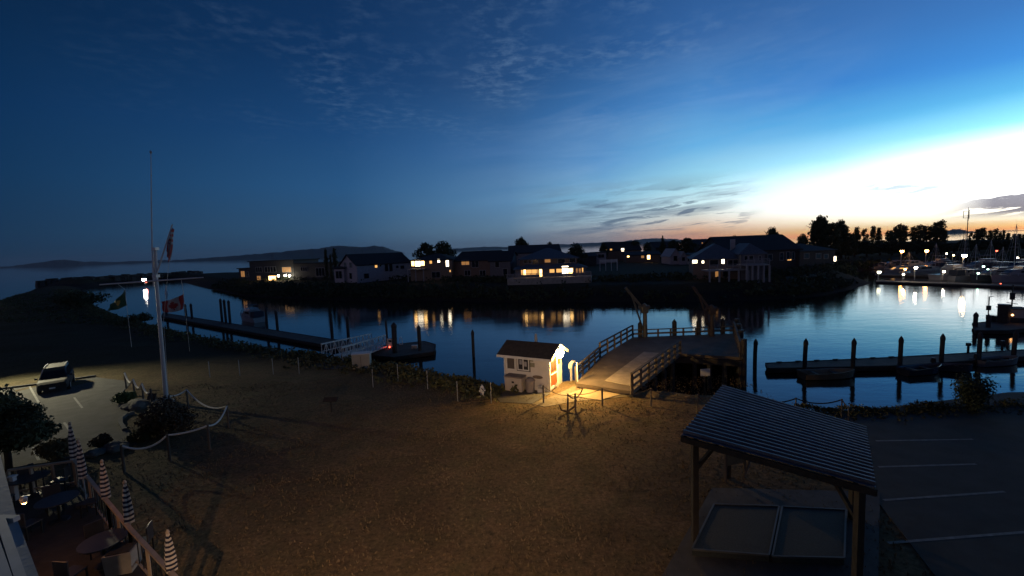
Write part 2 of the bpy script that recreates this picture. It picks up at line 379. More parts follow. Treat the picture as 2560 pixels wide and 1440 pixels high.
b2 = wt.nodes.new('ShaderNodeBump'); b2.inputs['Strength'].default_value = .07; b2.inputs['Distance'].default_value = .3; wt.links.new(wn_(.22, (.6, 1.4, 1), 3), b2.inputs['Height'])
wt.links.new(b1.outputs[0], b2.inputs['Normal']); wt.links.new(b2.outputs[0], wb.inputs['Normal'])
MB().add([(-26000, -400, WZ), (26000, -400, WZ), (26000, 30000, WZ), (-26000, 30000, WZ)], [(0, 1, 2, 3)]).build('water', wm, kind='structure')

# far hills across the sea, true distance, rolling ridge meshes
def ridge(name, prof, Yd, depth, m):
    """prof: (px, py) along the skyline as seen; a ridge with front and back slopes"""
    mb = MB(); n = len(prof); pts = []
    xs_ = np.interp(np.linspace(0, n - 1, (n - 1) * 10 + 1), range(n), [p[0] for p in prof]); ys_ = np.interp(np.linspace(0, n - 1, (n - 1) * 10 + 1), range(n), [p[1] for p in prof])
    K = len(xs_); rows = []
    for j, (dy, k) in enumerate(((-depth * .5, 0), (-depth * .3, .35), (-depth * .14, .75), (0, 1), (depth * .3, .8), (depth * .6, 0))):
        row = []
        for i in range(K):
            v = V(xs_[i], ys_[i] + (vnoise(np.array([i * .7]), np.array([1.0]), 5)[0] - .5) * 2.2, Yd); h = max(v.z - WZ, 0)
            jig = (vnoise(np.array([i * .55]), np.array([j * 3.1]), 9)[0] - .5)
            row.append((v.x * (1 + dy / Yd), Yd + dy + jig * depth * .08, WZ - 1 + (h + 1) * k * (1 + (jig * .25 if 0 < j < 3 else 0))))
        rows.append(row)
    for r_ in rows: mb.v += r_
    for j in range(len(rows) - 1):
        for i in range(K - 1): mb.f.append((j * K + i, j * K + i + 1, (j + 1) * K + i + 1, (j + 1) * K + i))
    return mb.build(name, m, kind='structure', smooth=True)
HILL = mat('far_forest', (.03, .05, .045), .95, .3, .004, bump=.0)
ridge('hills', [(380, 658), (440, 651), (500, 646), (560, 641), (640, 635), (700, 630), (760, 624), (800, 621), (838, 614), (870, 615), (905, 618), (935, 614), (960, 617), (985, 626), (1020, 634)], 9000, 2500, HILL)
ridge('hills', [(-40, 672), (40, 664), (100, 656), (135, 650), (165, 649), (210, 654), (280, 655), (380, 651), (460, 650)], 12000, 2500, HILL)
ridge('hills', [(1080, 630), (1130, 622), (1210, 617), (1265, 617), (1330, 613), (1420, 610), (1480, 607), (1560, 603), (1600, 598), (1640, 595), (1680, 597), (1740, 602)], 14000, 3000, HILL)
ridge('hills', [(2290, 586), (2340, 584), (2362, 576), (2378, 576), (2395, 572), (2412, 578), (2450, 580), (2560, 575), (2620, 572)], 3000, 900, HILL)

# rocky breakwater crest
RK = mat('wet_rock', (.03, .03, .028), .8, .5, 1.2, bump=.6)
rk = MB()
for i in range(240):
    t = i / 239; a = G(115 + 378 * t, 714 - 23.5 * t, WZ) if i % 2 else G(200 + 290 * t, 714 - 20 * t, WZ)
    sx_, sy_, sz_ = random.uniform(2, 5.5), random.uniform(2, 4), random.uniform(2.4, 4.4)
    rk.box((a.x + random.uniform(-2, 2), a.y + random.uniform(-2, 2), WZ + sz_ / 2 - .3), (sx_, sy_, sz_), random.uniform(0, 3), random.uniform(.5, .8))
rk.build('breakwater', RK, label='low dark rock breakwater across the mouth of the bay', cat='breakwater', kind='structure')
# ================================================================== shared paints
ASPH = mat('asphalt', (.055, .055, .052), .9, .35, 1.6, bump=.3, bscale=60)
CONC = mat('concrete', (.30, .285, .25), .9, .22, 1.5, bump=.2, bscale=30)
CONCD = mat('stained_concrete', (.07, .07, .068), .9, .3, 1.5, bump=.2, bscale=30)
WHITE = mat('white_paint', (.62, .62, .60), .6, .10, 2.5)
WHITEL = boards('white_siding', (.60, .58, .54), 'Z', .14, .6, .5)
PALE = boards('pale_siding', (.34, .31, .33), 'Z', .2, .7, .4)
GREY = boards('grey_siding', (.13, .13, .14), 'Z', .2, .7, .4)
DARK = boards('dark_siding', (.032, .034, .036), 'Z', .2, .7, .4)
BRN = boards('brown_siding', (.15, .10, .07), 'Z', .2, .7, .4)
TAN = boards('tan_siding', (.21, .15, .105), 'Z', .2, .7, .4)
SLATE = mat('slate_shingle', (.085, .11, .14), .75, .3, 4, bump=.5, bscale=14)
SHING = mat('dark_shingle', (.022, .022, .024), .85, .35, 4, bump=.5, bscale=14)
BRSH = mat('brown_shingle', (.045, .035, .026), .9, .4, 5, bump=.6, bscale=16)
TRIM = mat('trim_paint', (.27, .27, .28), .6, .1, 2)
DGLASS = mat('dark_glass', (.01, .014, .02), .08, .2, 1)
LITW = mat('warm_window', (.3, .2, .1), .5, .3, 1.5, emit=(1, .50, .14), estr=1.1)
LITD = mat('dim_warm_window', (.3, .2, .1), .5, .3, 1.5, emit=(1, .45, .13), estr=.32)
LITH = mat('bright_window', (.6, .6, .6), .5, .1, 1.5, emit=(1, .82, .56), estr=5)
LITO = mat('glowing_window', (.5, .3, .1), .5, .1, 1.5, emit=(1, .56, .18), estr=7)
WOOD = mat('weathered_wood', (.095, .080, .065), .85, .35, 1.2, bump=.5, bscale=9, stretch=(1, 1, .15))
WOODD = mat('dark_timber', (.035, .031, .028), .9, .4, 1.2, bump=.5, bscale=9)
DECKW = mat('deck_planks', (.11, .088, .066), .85, .35, 1.0, bump=.5, bscale=6)
PILE = mat('tarred_pile', (.020, .021, .024), .7, .4, 1.3, bump=.4, bscale=8)
METAL = mat('galvanised_metal', (.38, .40, .42), .45, .15, 3, metal=.5)
ALU = mat('aluminium', (.42, .44, .46), .4, .12, 3, metal=.35)
BLK = mat('black_metal', (.012, .012, .013), .5, .3, 3)
ROPE = mat('white_rope', (.55, .53, .48), .85, .15, 12)
BULBW = mat('white_bulb', (.8, .8, .8), .5, 0, 1, emit=(1, .86, .64), estr=60)
BULBO = mat('orange_bulb', (.8, .5, .3), .5, 0, 1, emit=(1, .40, .10), estr=55)
BULBG = mat('green_bulb', (.5, .8, .6), .5, 0, 1, emit=(.55, 1, .75), estr=14)
BULBR = mat('red_bulb', (.8, .2, .1), .5, 0, 1, emit=(1, .10, .05), estr=10)
BARK = mat('bark', (.035, .027, .02), .95, .4, 3, bump=.6)
LEAFA = mat('leaf_dark', (.030, .045, .018), .8, .5, .6)
LEAFB = mat('leaf_olive', (.060, .062, .022), .8, .5, .6)
LEAFC = mat('leaf_russet', (.060, .036, .016), .8, .5, 1.2)
SKIN_HULL = mat('white_gelcoat', (.22, .23, .25), .25, .06, 1)
HULLD = mat('dark_gelcoat', (.03, .035, .05), .25, .1, 1)
TANH = mat('tan_hull', (.21, .16, .10), .5, .2, 1.5)
CANV = mat('navy_canvas', (.02, .028, .05), .8, .2, 3)

# ================================================================== houses across the channel
def wallhit(A, B, px, py):
    """point of the vertical plane through A and B seen at a pixel"""
    n = Vector((B.y - A.y, A.x - B.x, 0)); d = ray(px, py); t = (Vector((A.x, A.y, 0)) - Vector((CAM.x, CAM.y, 0))).dot(n) / d.dot(n); return CAM + d * t
def house(name, label, A, B, depth, eave, rdg, kind, wallm, roofm, wins=(), group='houses on the far bank', base=None, over=.45, side=(), chimney=None, trimm=None, root=None, porch=None, sink=.6):
    a = V(A[0], 690, A[1]); b = V(B[0], 690, B[1]); a.z = b.z = 0
    u = (b - a); Ln = u.length; u.normalize(); w = Vector((-u.y, u.x, 0))       # w points away from the water
    if w.y < 0: w = -w
    mid = (a + b) / 2; bz = base if base is not None else tz(mid.x, mid.y) ; ez = zof(mid, eave); rm = mid + w * depth / 2; rz_ = zof(rm, rdg) if kind != 'flat' else ez
    t = root or thing(name, label, 'house', (a.x, a.y, bz), 0, group)
    def P(s, d, z): q = a + u * s + w * d; return (q.x, q.y, z)
    mb = MB(); z0 = bz - sink
    mb.prism([P(0, 0, 0), P(Ln, 0, 0), P(Ln, depth, 0), P(0, depth, 0)], z0, ez)
    rf = MB(); o = over; th = .22
    if kind == 'flat':
        rf.prism([P(-o, -o, 0), P(Ln + o, -o, 0), P(Ln + o, depth + o, 0), P(-o, depth + o, 0)], ez, ez + .3)
    elif kind == 'gx':        # ridge along the front
        mb.add([P(0, 0, ez), P(0, depth, ez), P(0, depth / 2, rz_ - .05), P(.2, 0, ez), P(.2, depth, ez), P(.2, depth / 2, rz_ - .05)], [(0, 2, 1), (3, 4, 5), (0, 3, 5, 2), (1, 2, 5, 4)])
        mb.add([P(Ln, 0, ez), P(Ln, depth, ez), P(Ln, depth / 2, rz_ - .05), P(Ln - .2, 0, ez), P(Ln - .2, depth, ez), P(Ln - .2, depth / 2, rz_ - .05)], [(0, 1, 2), (3, 5, 4), (0, 2, 5, 3), (1, 4, 5, 2)])
        dz = (rz_ - ez) / (depth / 2) * o
        rf.slab([P(-o, -o, ez - dz + .12), P(Ln + o, -o, ez - dz + .12), P(Ln + o, depth / 2, rz_ + .12), P(-o, depth / 2, rz_ + .12)], th)
        rf.slab([P(-o, depth + o, ez - dz + .12), P(Ln + o, depth + o, ez - dz + .12), P(Ln + o, depth / 2, rz_ + .12), P(-o, depth / 2, rz_ + .12)], th)
    elif kind == 'gy':        # gable faces the water
        mb.add([P(0, 0, ez), P(Ln, 0, ez), P(Ln / 2, 0, rz_ - .05), P(0, .2, ez), P(Ln, .2, ez), P(Ln / 2, .2, rz_ - .05)], [(0, 1, 2), (3, 5, 4), (0, 2, 5, 3), (1, 4, 5, 2)])
        dz = (rz_ - ez) / (Ln / 2) * o
        rf.slab([P(-o, -o, ez - dz + .12), P(-o, depth, ez - dz + .12), P(Ln / 2, depth, rz_ + .12), P(Ln / 2, -o, rz_ + .12)], th)
        rf.slab([P(Ln + o, -o, ez - dz + .12), P(Ln + o, depth, ez - dz + .12), P(Ln / 2, depth, rz_ + .12), P(Ln / 2, -o, rz_ + .12)], th)
    else:                      # hip
        k = min(Ln, depth) / 2 * .95
        e = [P(-o, -o, ez), P(Ln + o, -o, ez), P(Ln + o, depth + o, ez), P(-o, depth + o, ez)]
        if Ln > depth: r1, r2 = P(k, depth / 2, rz_), P(Ln - k, depth / 2, rz_)
        else: r1, r2 = P(Ln / 2, k, rz_), P(Ln / 2, depth - k + .01, rz_)
        e2 = [(p[0], p[1], p[2] - .2) for p in e]
        rf.add(e + [r1, r2] + e2, ([(0, 1, 5, 4), (1, 2, 5), (2, 3, 4, 5), (3, 0, 4)] if Ln > depth else [(0, 1, 4), (1, 2, 5, 4), (2, 3, 5), (3, 0, 4, 5)]) + [(0, 6, 7, 1), (1, 7, 8, 2), (2, 8, 9, 3), (3, 9, 6, 0), (9, 8, 7, 6)])
    mb.build('wall', wallm, t, world=True); ro = rf.build('roof', roofm, t, world=True)
    if chimney:
        c = P(chimney[0] * Ln, depth * chimney[1], 0); MB().box((c[0], c[1], (ez + rz_) / 2 + chimney[2] / 2), (.9, .9, rz_ - ez + chimney[2]), math.atan2(u.y, u.x)).build('chimney', TRIM, ro, world=True)
    def window(c0, c1, z0, z1, lit, nrm, uu):
        f = MB(); pn = MB(); q0 = Vector(c0); q1 = Vector(c1); tw = .10
        def bx(m, pa, pb, za, zb, o0, o1):
            vs = []
            for oo in (o0, o1):
                for (pp, zz) in ((pa, za), (pb, za), (pb, zb), (pa, zb)): v = pp + nrm * oo; vs.append((v.x, v.y, zz))
            m.add(vs, [(0, 1, 2, 3), (7, 6, 5, 4), (0, 4, 5, 1), (1, 5, 6, 2), (2, 6, 7, 3), (3, 7, 4, 0)])
        wd = (q1 - q0).length
        bx(pn, q0, q1, z0, z1, -.02, .035)
        bx(f, q0 - uu * tw, q0, z0 - tw, z1 + tw, -.02, .08); bx(f, q1, q1 + uu * tw, z0 - tw, z1 + tw, -.02, .08)
        bx(f, q0, q1, z0 - tw, z0, -.02, .08); bx(f, q0, q1, z1, z1 + tw, -.02, .08)
        if wd > 1.6:
            nm = int(wd / 1.3)
            for i in range(1, nm + 1):
                c = q0.lerp(q1, i / (nm + 1)); bx(f, c - uu * .04, c + uu * .04, z0, z1, .03, .075)
        fo = f.build('window', trimm or TRIM, t, world=True); pn.build('pane', {0: DGLASS, 1: LITD, 2: LITW, 3: LITO, 4: LITH}[lit], fo, world=True)
    for (x0, y0, x1, y1, lit) in wins:
        c0 = wallhit(a, b, x0, (y0 + y1) / 2); c1 = wallhit(a, b, x1, (y0 + y1) / 2); zt = wallhit(a, b, (x0 + x1) / 2, y0).z; zb = wallhit(a, b, (x0 + x1) / 2, y1).z
        c0.z = c1.z = 0; window(c0, c1, zb, zt, lit, -w, u)
    for (s0, s1, z0_, z1_, lit) in side:    # windows in the end wall nearer the viewer: fractions of depth, heights above base
        left = (a.x + b.x) / 2 > 0 or kind == 'sl'
        e0 = a if left else b; nr = -u if left else u
        if side and s0 < 0: e0, nr, s0, s1 = a, -u, -s0, -s1
        c0 = e0 + w * depth * s0; c1 = e0 + w * depth * s1; window(c0, c1, bz + z0_, bz + z1_, lit, nr, w)
    return t, dict(a=a, b=b, u=u, w=w, bz=bz, ez=ez, rz=rz_, L=Ln, P=P)
def railing(t, pts, h, name='railing', m=None, step=1.6, solid=False, mid=2, post=.09):
    """posts, top rail and lower rails along a 3-D polyline; one part"""
    mb = MB()
    for p, q in zip(pts, pts[1:]):
        p, q = Vector(p), Vector(q); n = max(1, round((q - p).length / step))
        for i in range(n + 1):
            c = p.lerp(q, i / n); mb.beam(c, c + Vector((0, 0, h)), post, post)
        mb.beam(p + Vector((0, 0, h)), q + Vector((0, 0, h)), post * 1.1, post * .8)
        for k in range(mid): zz = h * (k + 1) / (mid + 1); mb.beam(p + Vector((0, 0, zz)), q + Vector((0, 0, zz)), post * .5, post * .7)
    return mb.build(name, m or TRIM, t, world=True)

h, d = house('flat_roof_house', 'dark flat-roofed house with three lit patio lamps, leftmost on the far bank', (626, 158), (736, 152), 12, 653, 0, 'flat', DARK, SHING,
      [(640, 668, 655, 680, 0), (662, 667, 690, 680, 0), (672, 690, 690, 700, 3), (706, 668, 728, 680, 1), (643, 690, 652, 700, 1)])
house('side_wing', None, (598, 160), (627, 158), 9, 672, 0, 'flat', DARK, SHING, [(603, 678, 612, 692, 1), (616, 680, 622, 692, 0)], root=h)
for x, y in ((696, 690), (713, 689), (724, 690)):
    p = V(x, y, 150.5); lmp = MB().lathe([(.02, -.32), (.3, -.12), (.34, .1), (.16, .3), (.02, .34)], tuple(p), 10).build('wall_lamp', BULBW, h, world=True)
h, d = house('low_house', 'low unlit dark house beside the three slim poplars', (737, 150), (834, 143), 12, 659, 0, 'flat', DARK, SHING, [(752, 668, 768, 677, 0), (790, 670, 812, 690, 0)])
house('garage_wing', None, (836, 128), (860, 126), 7, 671, 662, 'gx', PALE, SHING, [(840, 678, 855, 696, 0)], root=h)
house('long_house', 'long pale barn-like house with a big dark gable roof', (893, 122), (1027, 134), 10.5, 658, 634, 'gx', PALE, SHING,
      [(937, 663, 943, 669, 2), (949, 662, 953, 666, 0), (962, 660, 970, 678, 0), (973, 660, 981, 678, 0), (990, 664, 996, 670, 0), (910, 684, 922, 696, 0), (1001, 664, 1010, 672, 0)], side=((-.25, -.40, 4.2, 5.6, 0), (-.6, -.75, 4.2, 5.6, 0), (-.3, -.45, 1.0, 2.6, 0)))
h, d = house('tan_house', 'tan two-storey house with glowing orange upstairs windows', (1027, 121), (1131, 119), 11, 650, 634, 'hip', TAN, SHING,
      [(1029, 653, 1036, 665, 3), (1038, 650, 1051, 666, 4), (1053, 652, 1061, 664, 3), (1074, 650, 1080, 659, 2), (1094, 648, 1100, 656, 4), (1115, 651, 1122, 666, 4), (1124, 675, 1127, 680, 2), (1080, 680, 1100, 694, 0)])
c0, c1 = d['a'] + d['u'] * 0 - d['w'] * 2.2, d['a'] + d['u'] * 4.6 - d['w'] * 2.2; zb = zof(c0, 673)
MB().prism([tuple(c0), tuple(c1), tuple(c1 + d['w'] * 2.2), tuple(c0 + d['w'] * 2.2)], zb - .2, zb).build('balcony', TRIM, h, world=True)
for s_ in (0.1, 2.3, 4.5):
    q_ = d['a'] + d['u'] * s_ - d['w'] * 2.1; MB().beam((q_.x, q_.y, d['bz'] - .4), (q_.x, q_.y, zb - .2), .22).build('balcony_post', TRIM, h, world=True)
railing(h, [(c0.x, c0.y, zb), (c1.x, c1.y, zb)], 1.0, m=TRIM)
h, d = house('brown_house', 'unlit brown house with a lighter gabled wing, right of the glowing tan house', (1137, 121), (1232, 117), 12, 651, 628, 'gx', BRN, SHING, [(1154, 651, 1173, 662, 1), (1180, 652, 1196, 668, 0), (1162, 676, 1176, 688, 0), (1200, 676, 1214, 690, 0)])
house('gabled_wing', None, (1226, 113), (1277, 112), 12, 652, 628, 'gx', GREY, SHING, [(1238, 655, 1248, 668, 0), (1258, 672, 1268, 686, 0)], root=h)
house('gabled_house', 'grey gabled house peeping over the veranda house', (1277, 121), (1402, 121), 12, 631, 613, 'gx', PALE, SHING, [(1282, 637, 1290, 642, 1), (1282, 655, 1288, 662, 0)])
h, d = house('veranda_house', 'large hip-roofed house with lit veranda windows and walled terrace', (1301, 104), (1444, 103), 13, 646, 620, 'hip', BRN, SLATE,
      [(1310, 648, 1330, 658, 0), (1362, 648, 1376, 656, 1), (1330, 648, 1345, 660, 0), (1395, 648, 1412, 658, 0), (1424, 646, 1438, 656, 0)])
house('ground_floor', None, (1288, 101), (1466, 100), 15, 670, 646, 'hip', GREY, SLATE,
      [(1303, 672, 1307, 687, 2), (1309, 674, 1315, 687, 3), (1317, 671, 1342, 687, 2), (1344, 672, 1346, 686, 2), (1349, 673, 1355, 691, 3), (1374, 673, 1386, 682, 2), (1391, 672, 1404, 682, 2), (1405, 665, 1421, 684, 4), (1423, 669, 1432, 684, 3), (1440, 671, 1444, 682, 1), (1447, 671, 1452, 682, 1), (1455, 669, 1458, 681, 2)], root=h)
dz = h.location.z; A_, B_ = V(1268, 700, 97), V(1478, 700, 95.5); A2, B2 = V(1272, 700, 101), V(1480, 700, 100)
zt = zof(A_, 694)
MB().prism([(A_.x, A_.y), (B_.x, B_.y), (B2.x, B2.y), (A2.x, A2.y)], dz - 1, zt - .3).build('terrace', CONC, h, world=True)
railing(h, [(A_.x, A_.y + .1, zt - .3), (B_.x, B_.y + .1, zt - .3)], 1.0, 'terrace_rail', m=TRIM, step=1.3, mid=3, post=.12)
h, d = house('slate_roof_house', 'house with a broad blue slate hip roof and white-posted decks', (1733, 93), (1858, 90), 13, 646, 609, 'hip', TAN, SLATE,
      [(1731, 647, 1743, 658, 4), (1754.5, 652, 1760, 658, 4), (1804, 648, 1811, 659, 4), (1775, 650, 1795, 664, 0), (1820, 650, 1845, 664, 0), (1788, 678, 1800, 692, 1), (1808, 678, 1822, 692, 0)], chimney=(.9, .55, .8))
house('right_wing', None, (1852, 88), (1911, 87), 12, 634, 608, 'hip', GREY, SLATE, [(1861, 640, 1869, 650, 0), (1873, 640, 1883, 650, 0), (1898, 640, 1902, 650, 0)], root=h)
for (xa, ya, xb, Yd, dep) in ((1775, 676, 1872, 86, 4), (1868, 662, 1925, 84, 4)):
    p0 = V(xa, ya, Yd); p1 = V(xb, ya - 2, Yd); zz = zof(p0, ya)
    MB().prism([(p0.x, Yd), (p1.x, Yd), (p1.x + .3, Yd + dep), (p0.x, Yd + dep)], zz - .25, zz).build('deck', TRIM, h, world=True)
    n = 4
    for i in range(n + 1):
        x = p0.x + (p1.x - p0.x) * i / n; MB().beam((x, Yd + .15, .2), (x, Yd + .15, zz - .25), .28).build('deck_post', TRIM, h, world=True)
    railing(h, [(p0.x, Yd + .1, zz), (p1.x, Yd + .1, zz)], 1.05, 'deck_rail', m=TRIM, step=1.5, mid=3)
house('big_dark_house', 'big dark house with a long level ridge behind the slate-roofed one', (1815, 113), (2000, 113), 17, 625, 590, 'gx', DARK, SHING, [(1950, 632, 1958, 650, 0), (1966, 630, 1974, 648, 0), (1980, 630, 1986, 648, 0), (1968, 648, 1978, 651, 2), (1920, 636, 1930, 650, 0)])
house('green_house', 'dark green-grey house with a bright wall lamp at its right corner', (1998, 112), (2086, 115), 11, 626, 609, 'hip', DARK, SHING, [(2010, 634, 2022, 646, 0), (2040, 634, 2052, 646, 0), (2084, 641, 2090, 653, 4), (2060, 636, 2070, 646, 0)])
BG = 'smaller houses farther inland'
house('distant_house', 'distant house with a steep dark roof and three small lit windows', (1518, 185), (1603, 185), 14, 625, 605, 'gx', BRN, SHING, [(1514.5, 623, 1518, 627, 2), (1525, 622, 1530, 627, 2), (1553, 621, 1560, 628, 4)], group=BG)
house('distant_house', 'low distant house with one yellow lit window and a tiny porch lamp', (1566, 165), (1650, 163), 10, 637, 629, 'gx', BRN, SHING, [(1618, 638, 1625, 648, 3), (1568, 638, 1573, 643, 3), (1603, 639, 1610, 645, 1)], group=BG)
house('distant_house', 'pale flat garage among the dark distant roofs', (1490, 160), (1516, 160), 8, 632, 0, 'flat', PALE, SHING, [(1495, 636, 1510, 644, 0)], group=BG)
house('white_gabled_house', 'small house with two white-trimmed gables, left of the slate-roofed house', (1677, 146), (1700, 146), 9, 638, 622, 'gy', PALE, TRIM, [(1684, 640, 1693, 652, 0)], group=BG)
h = bpy.data.objects['white_gabled_house']
house('second_gable', None, (1701, 144), (1716, 144), 8, 641, 629, 'gy', PALE, TRIM, [(1705, 643, 1712, 652, 0)], root=h)
house('garage_wing', None, (1717, 145), (1740, 144), 7, 637, 633, 'gx', WHITEL, SHING, [(1720, 644, 1733, 653, 0)], root=h)
house('distant_house', 'distant long dark roof below the cone-shaped tree', (1640, 200), (1700, 200), 14, 618, 604, 'gx', DARK, SHING, [], group=BG)
house('distant_house', 'distant dark roof on the skyline right of the tree clump', (1740, 205), (1800, 205), 14, 612, 598, 'gx', DARK, SHING, [(1754, 606, 1757, 609, 1)], group=BG)
house('distant_house', 'low dark roof just right of the round tree beside the veranda house', (1452, 150), (1492, 150), 10, 641, 632, 'gx', DARK, SHING, [], group=BG)
ft = thing('picket_fence', 'short pale fence in front of the distant low houses', 'fence', tuple(V(1500, 656, 125)))
p0, p1 = V(1500, 656, 125), V(1543, 656, 125); fz = tz(p0.x, p0.y)
mb = MB()
for i in range(22): x = p0.x + (p1.x - p0.x) * i / 21; mb.b2(x - .08, x + .08, 125, 125.03, p0.z - .1, p0.z + .75)
mb.build('pickets', WHITE, ft, world=True); MB().b2(p0.x, p1.x, 125.04, 125.1, p0.z + .45, p0.z + .57).build('rail', WHITE, ft, world=True)
mb = MB()
for i in range(4): x = p0.x + (p1.x - p0.x) * i / 3; mb.b2(x - .08, x + .08, 125.11, 125.25, fz - .3, p0.z + .8)
mb.build('posts', WHITE, ft, world=True)

# ================================================================== trees
def leafcloud(n, blobs, size, seed, flat=.8, jitter=.35):
    """small leaf faces through the volume of several lobes: ((x, y, z), (rx, ry, rz), share)"""
    rg = np.random.default_rng(seed); w = np.array([b[2] for b in blobs], float); w /= w.sum(); idx = rg.choice(len(blobs), n, p=w)
    c = np.array([b[0] for b in blobs])[idx]; r = np.array([b[1] for b in blobs])[idx]
    d = rg.normal(size=(n, 3)); d /= np.linalg.norm(d, axis=1)[:, None]; rad = rg.random(n) ** .45
    P = c + d * r * rad[:, None] * (1 + rg.normal(size=(n, 1)) * jitter * .3)
    nr = d + rg.normal(size=(n, 3)) * .7; nr /= np.linalg.norm(nr, axis=1)[:, None]
    a = np.cross(nr, rg.normal(size=(n, 3))); a /= np.linalg.norm(a, axis=1)[:, None]; b = np.cross(nr, a)
    s = size * rg.uniform(.55, 1.3, (n, 1)); a *= s; b *= s * rg.uniform(.45, .8, (n, 1))
    v = np.stack([P - a, P + b, P + a, P - b], 1).reshape(-1, 3)
    mb = MB(); mb.v = [tuple(x) for x in v.tolist()]; mb.f = [(4 * i, 4 * i + 1, 4 * i + 2, 4 * i + 3) for i in range(n)]; return mb
def limbs(h, r, seed, spread=.35, n=6, first=.3):
    rg = random.Random(seed); mb = MB(); pts = [Vector((0, 0, -.3))]; 
    for i in range(1, 6): pts.append(Vector((rg.uniform(-.02, .02) * h, rg.uniform(-.02, .02) * h, h * .8 * i / 5)))
    mb.tube(pts, [r * (1.25 - i * .22) for i in range(6)], 7)
    for k in range(n):
        t = first + (.75 - first) * k / n; a = k * 2.4 + rg.uniform(-.4, .4); b = Vector((0, 0, h * t)); e = b + Vector((math.cos(a) * spread * h, math.sin(a) * spread * h, h * rg.uniform(.12, .25)))
        mb.tube([b, b.lerp(e, .5) + Vector((0, 0, -.02 * h)), e], [r * .45, r * .3, r * .12], 5)
    return mb
PROTO = {}
def proto(kind, seed, n, blobs, size, trunk, leafm):
    PROTO[(kind, seed)] = (leafcloud(n, blobs, size, seed), trunk, leafm, {})
def mk_blobs(seed, k, rx, rz0, rz1, rr):
    rg = random.Random(seed); out = []
    for i in range(k):
        t = i / (k - 1); a = i * 2.4; z = rz0 + (rz1 - rz0) * t; rad = rx * (math.sin(math.pi * min(.95, .12 + t * .85)) ** .7) * .62
        q = rr * rg.uniform(.7, 1.15); out.append(((math.cos(a) * rad * rg.uniform(.5, 1), math.sin(a) * rad * rg.uniform(.5, 1), z), (q, q, q * rg.uniform(.6, .85)), q * q))
    return out
# unit trees: 1 m tall, scaled when placed
TREEDEF = {
 'round': lambda s: (1900, mk_blobs(s, 15, .38, .22, .87, .15), .036, limbs(1, .03, s), LEAFA),
 'broad': lambda s: (2300, mk_blobs(s, 18, .54, .20, .86, .15), .036, limbs(1, .03, s, .4), LEAFA),
 'poplar': lambda s: (1500, mk_blobs(s, 18, .13, .14, .93, .10), .028, limbs(1, .022, s, .08), LEAFB),
 'cone': lambda s: (2200, [((0, 0, .12 + .8 * i / 9), (.26 * (1 - i / 10.5), .26 * (1 - i / 10.5), .08), (1 - i / 10.5) ** 1.4) for i in range(10)], .032, limbs(1, .02, s, .1), LEAFA),
 'open': lambda s: (1300, mk_blobs(s, 9, .42, .34, .87, .17), .032, limbs(1, .022, s, .4, 8), LEAFB),
}
MESHC = {}
def tree(name, label, px, toppy, Yd, wpx, kind, seed=1, group='trees behind the far houses', base=None):
    p = V(px, 650, Yd); bz = base if base is not None else tz(p.x, p.y); p.z = bz; H_ = max(1.5, zof(p, toppy) - bz); W_ = wpx / FPX * Yd * 1.0
    nat = {'round': .76, 'broad': .94, 'poplar': .33, 'cone': .5, 'open': .76}[kind]
    key = (kind, seed)
    t = thing(name, label, 'tree', tuple(p), random.uniform(0, 6.28), group); s = W_ / nat * (1.25 if kind in ('broad', 'round') else 1.1)
    t.scale = (s, s, H_ * 1.02)
    if key not in MESHC:
        n, bl, sz, lm, mt = TREEDEF[kind](seed); a = lm.build('trunk', BARK, t); b = leafcloud(n, bl, sz, seed * 7 + len(kind)).build('crown', mt, t); MESHC[key] = (a.data, b.data)
    else:
        for nm, me in zip(('trunk', 'crown'), MESHC[key]):
            o = bpy.data.objects.new(nm, me); COL.objects.link(o); o.parent = t
    return t
for i, (x, y, w_, l) in enumerate(((815, 622, 11, 'slim poplar, left of the three beside the long pale house'), (826, 638, 8, 'shortest slim poplar, middle of the three beside the long pale house'), (837, 619, 13, 'tallest slim poplar, right of the three beside the long pale house'))):
    tree('poplar_tree', l, x, y, 136, w_, 'poplar', i % 2 + 1, 'three slim poplars')
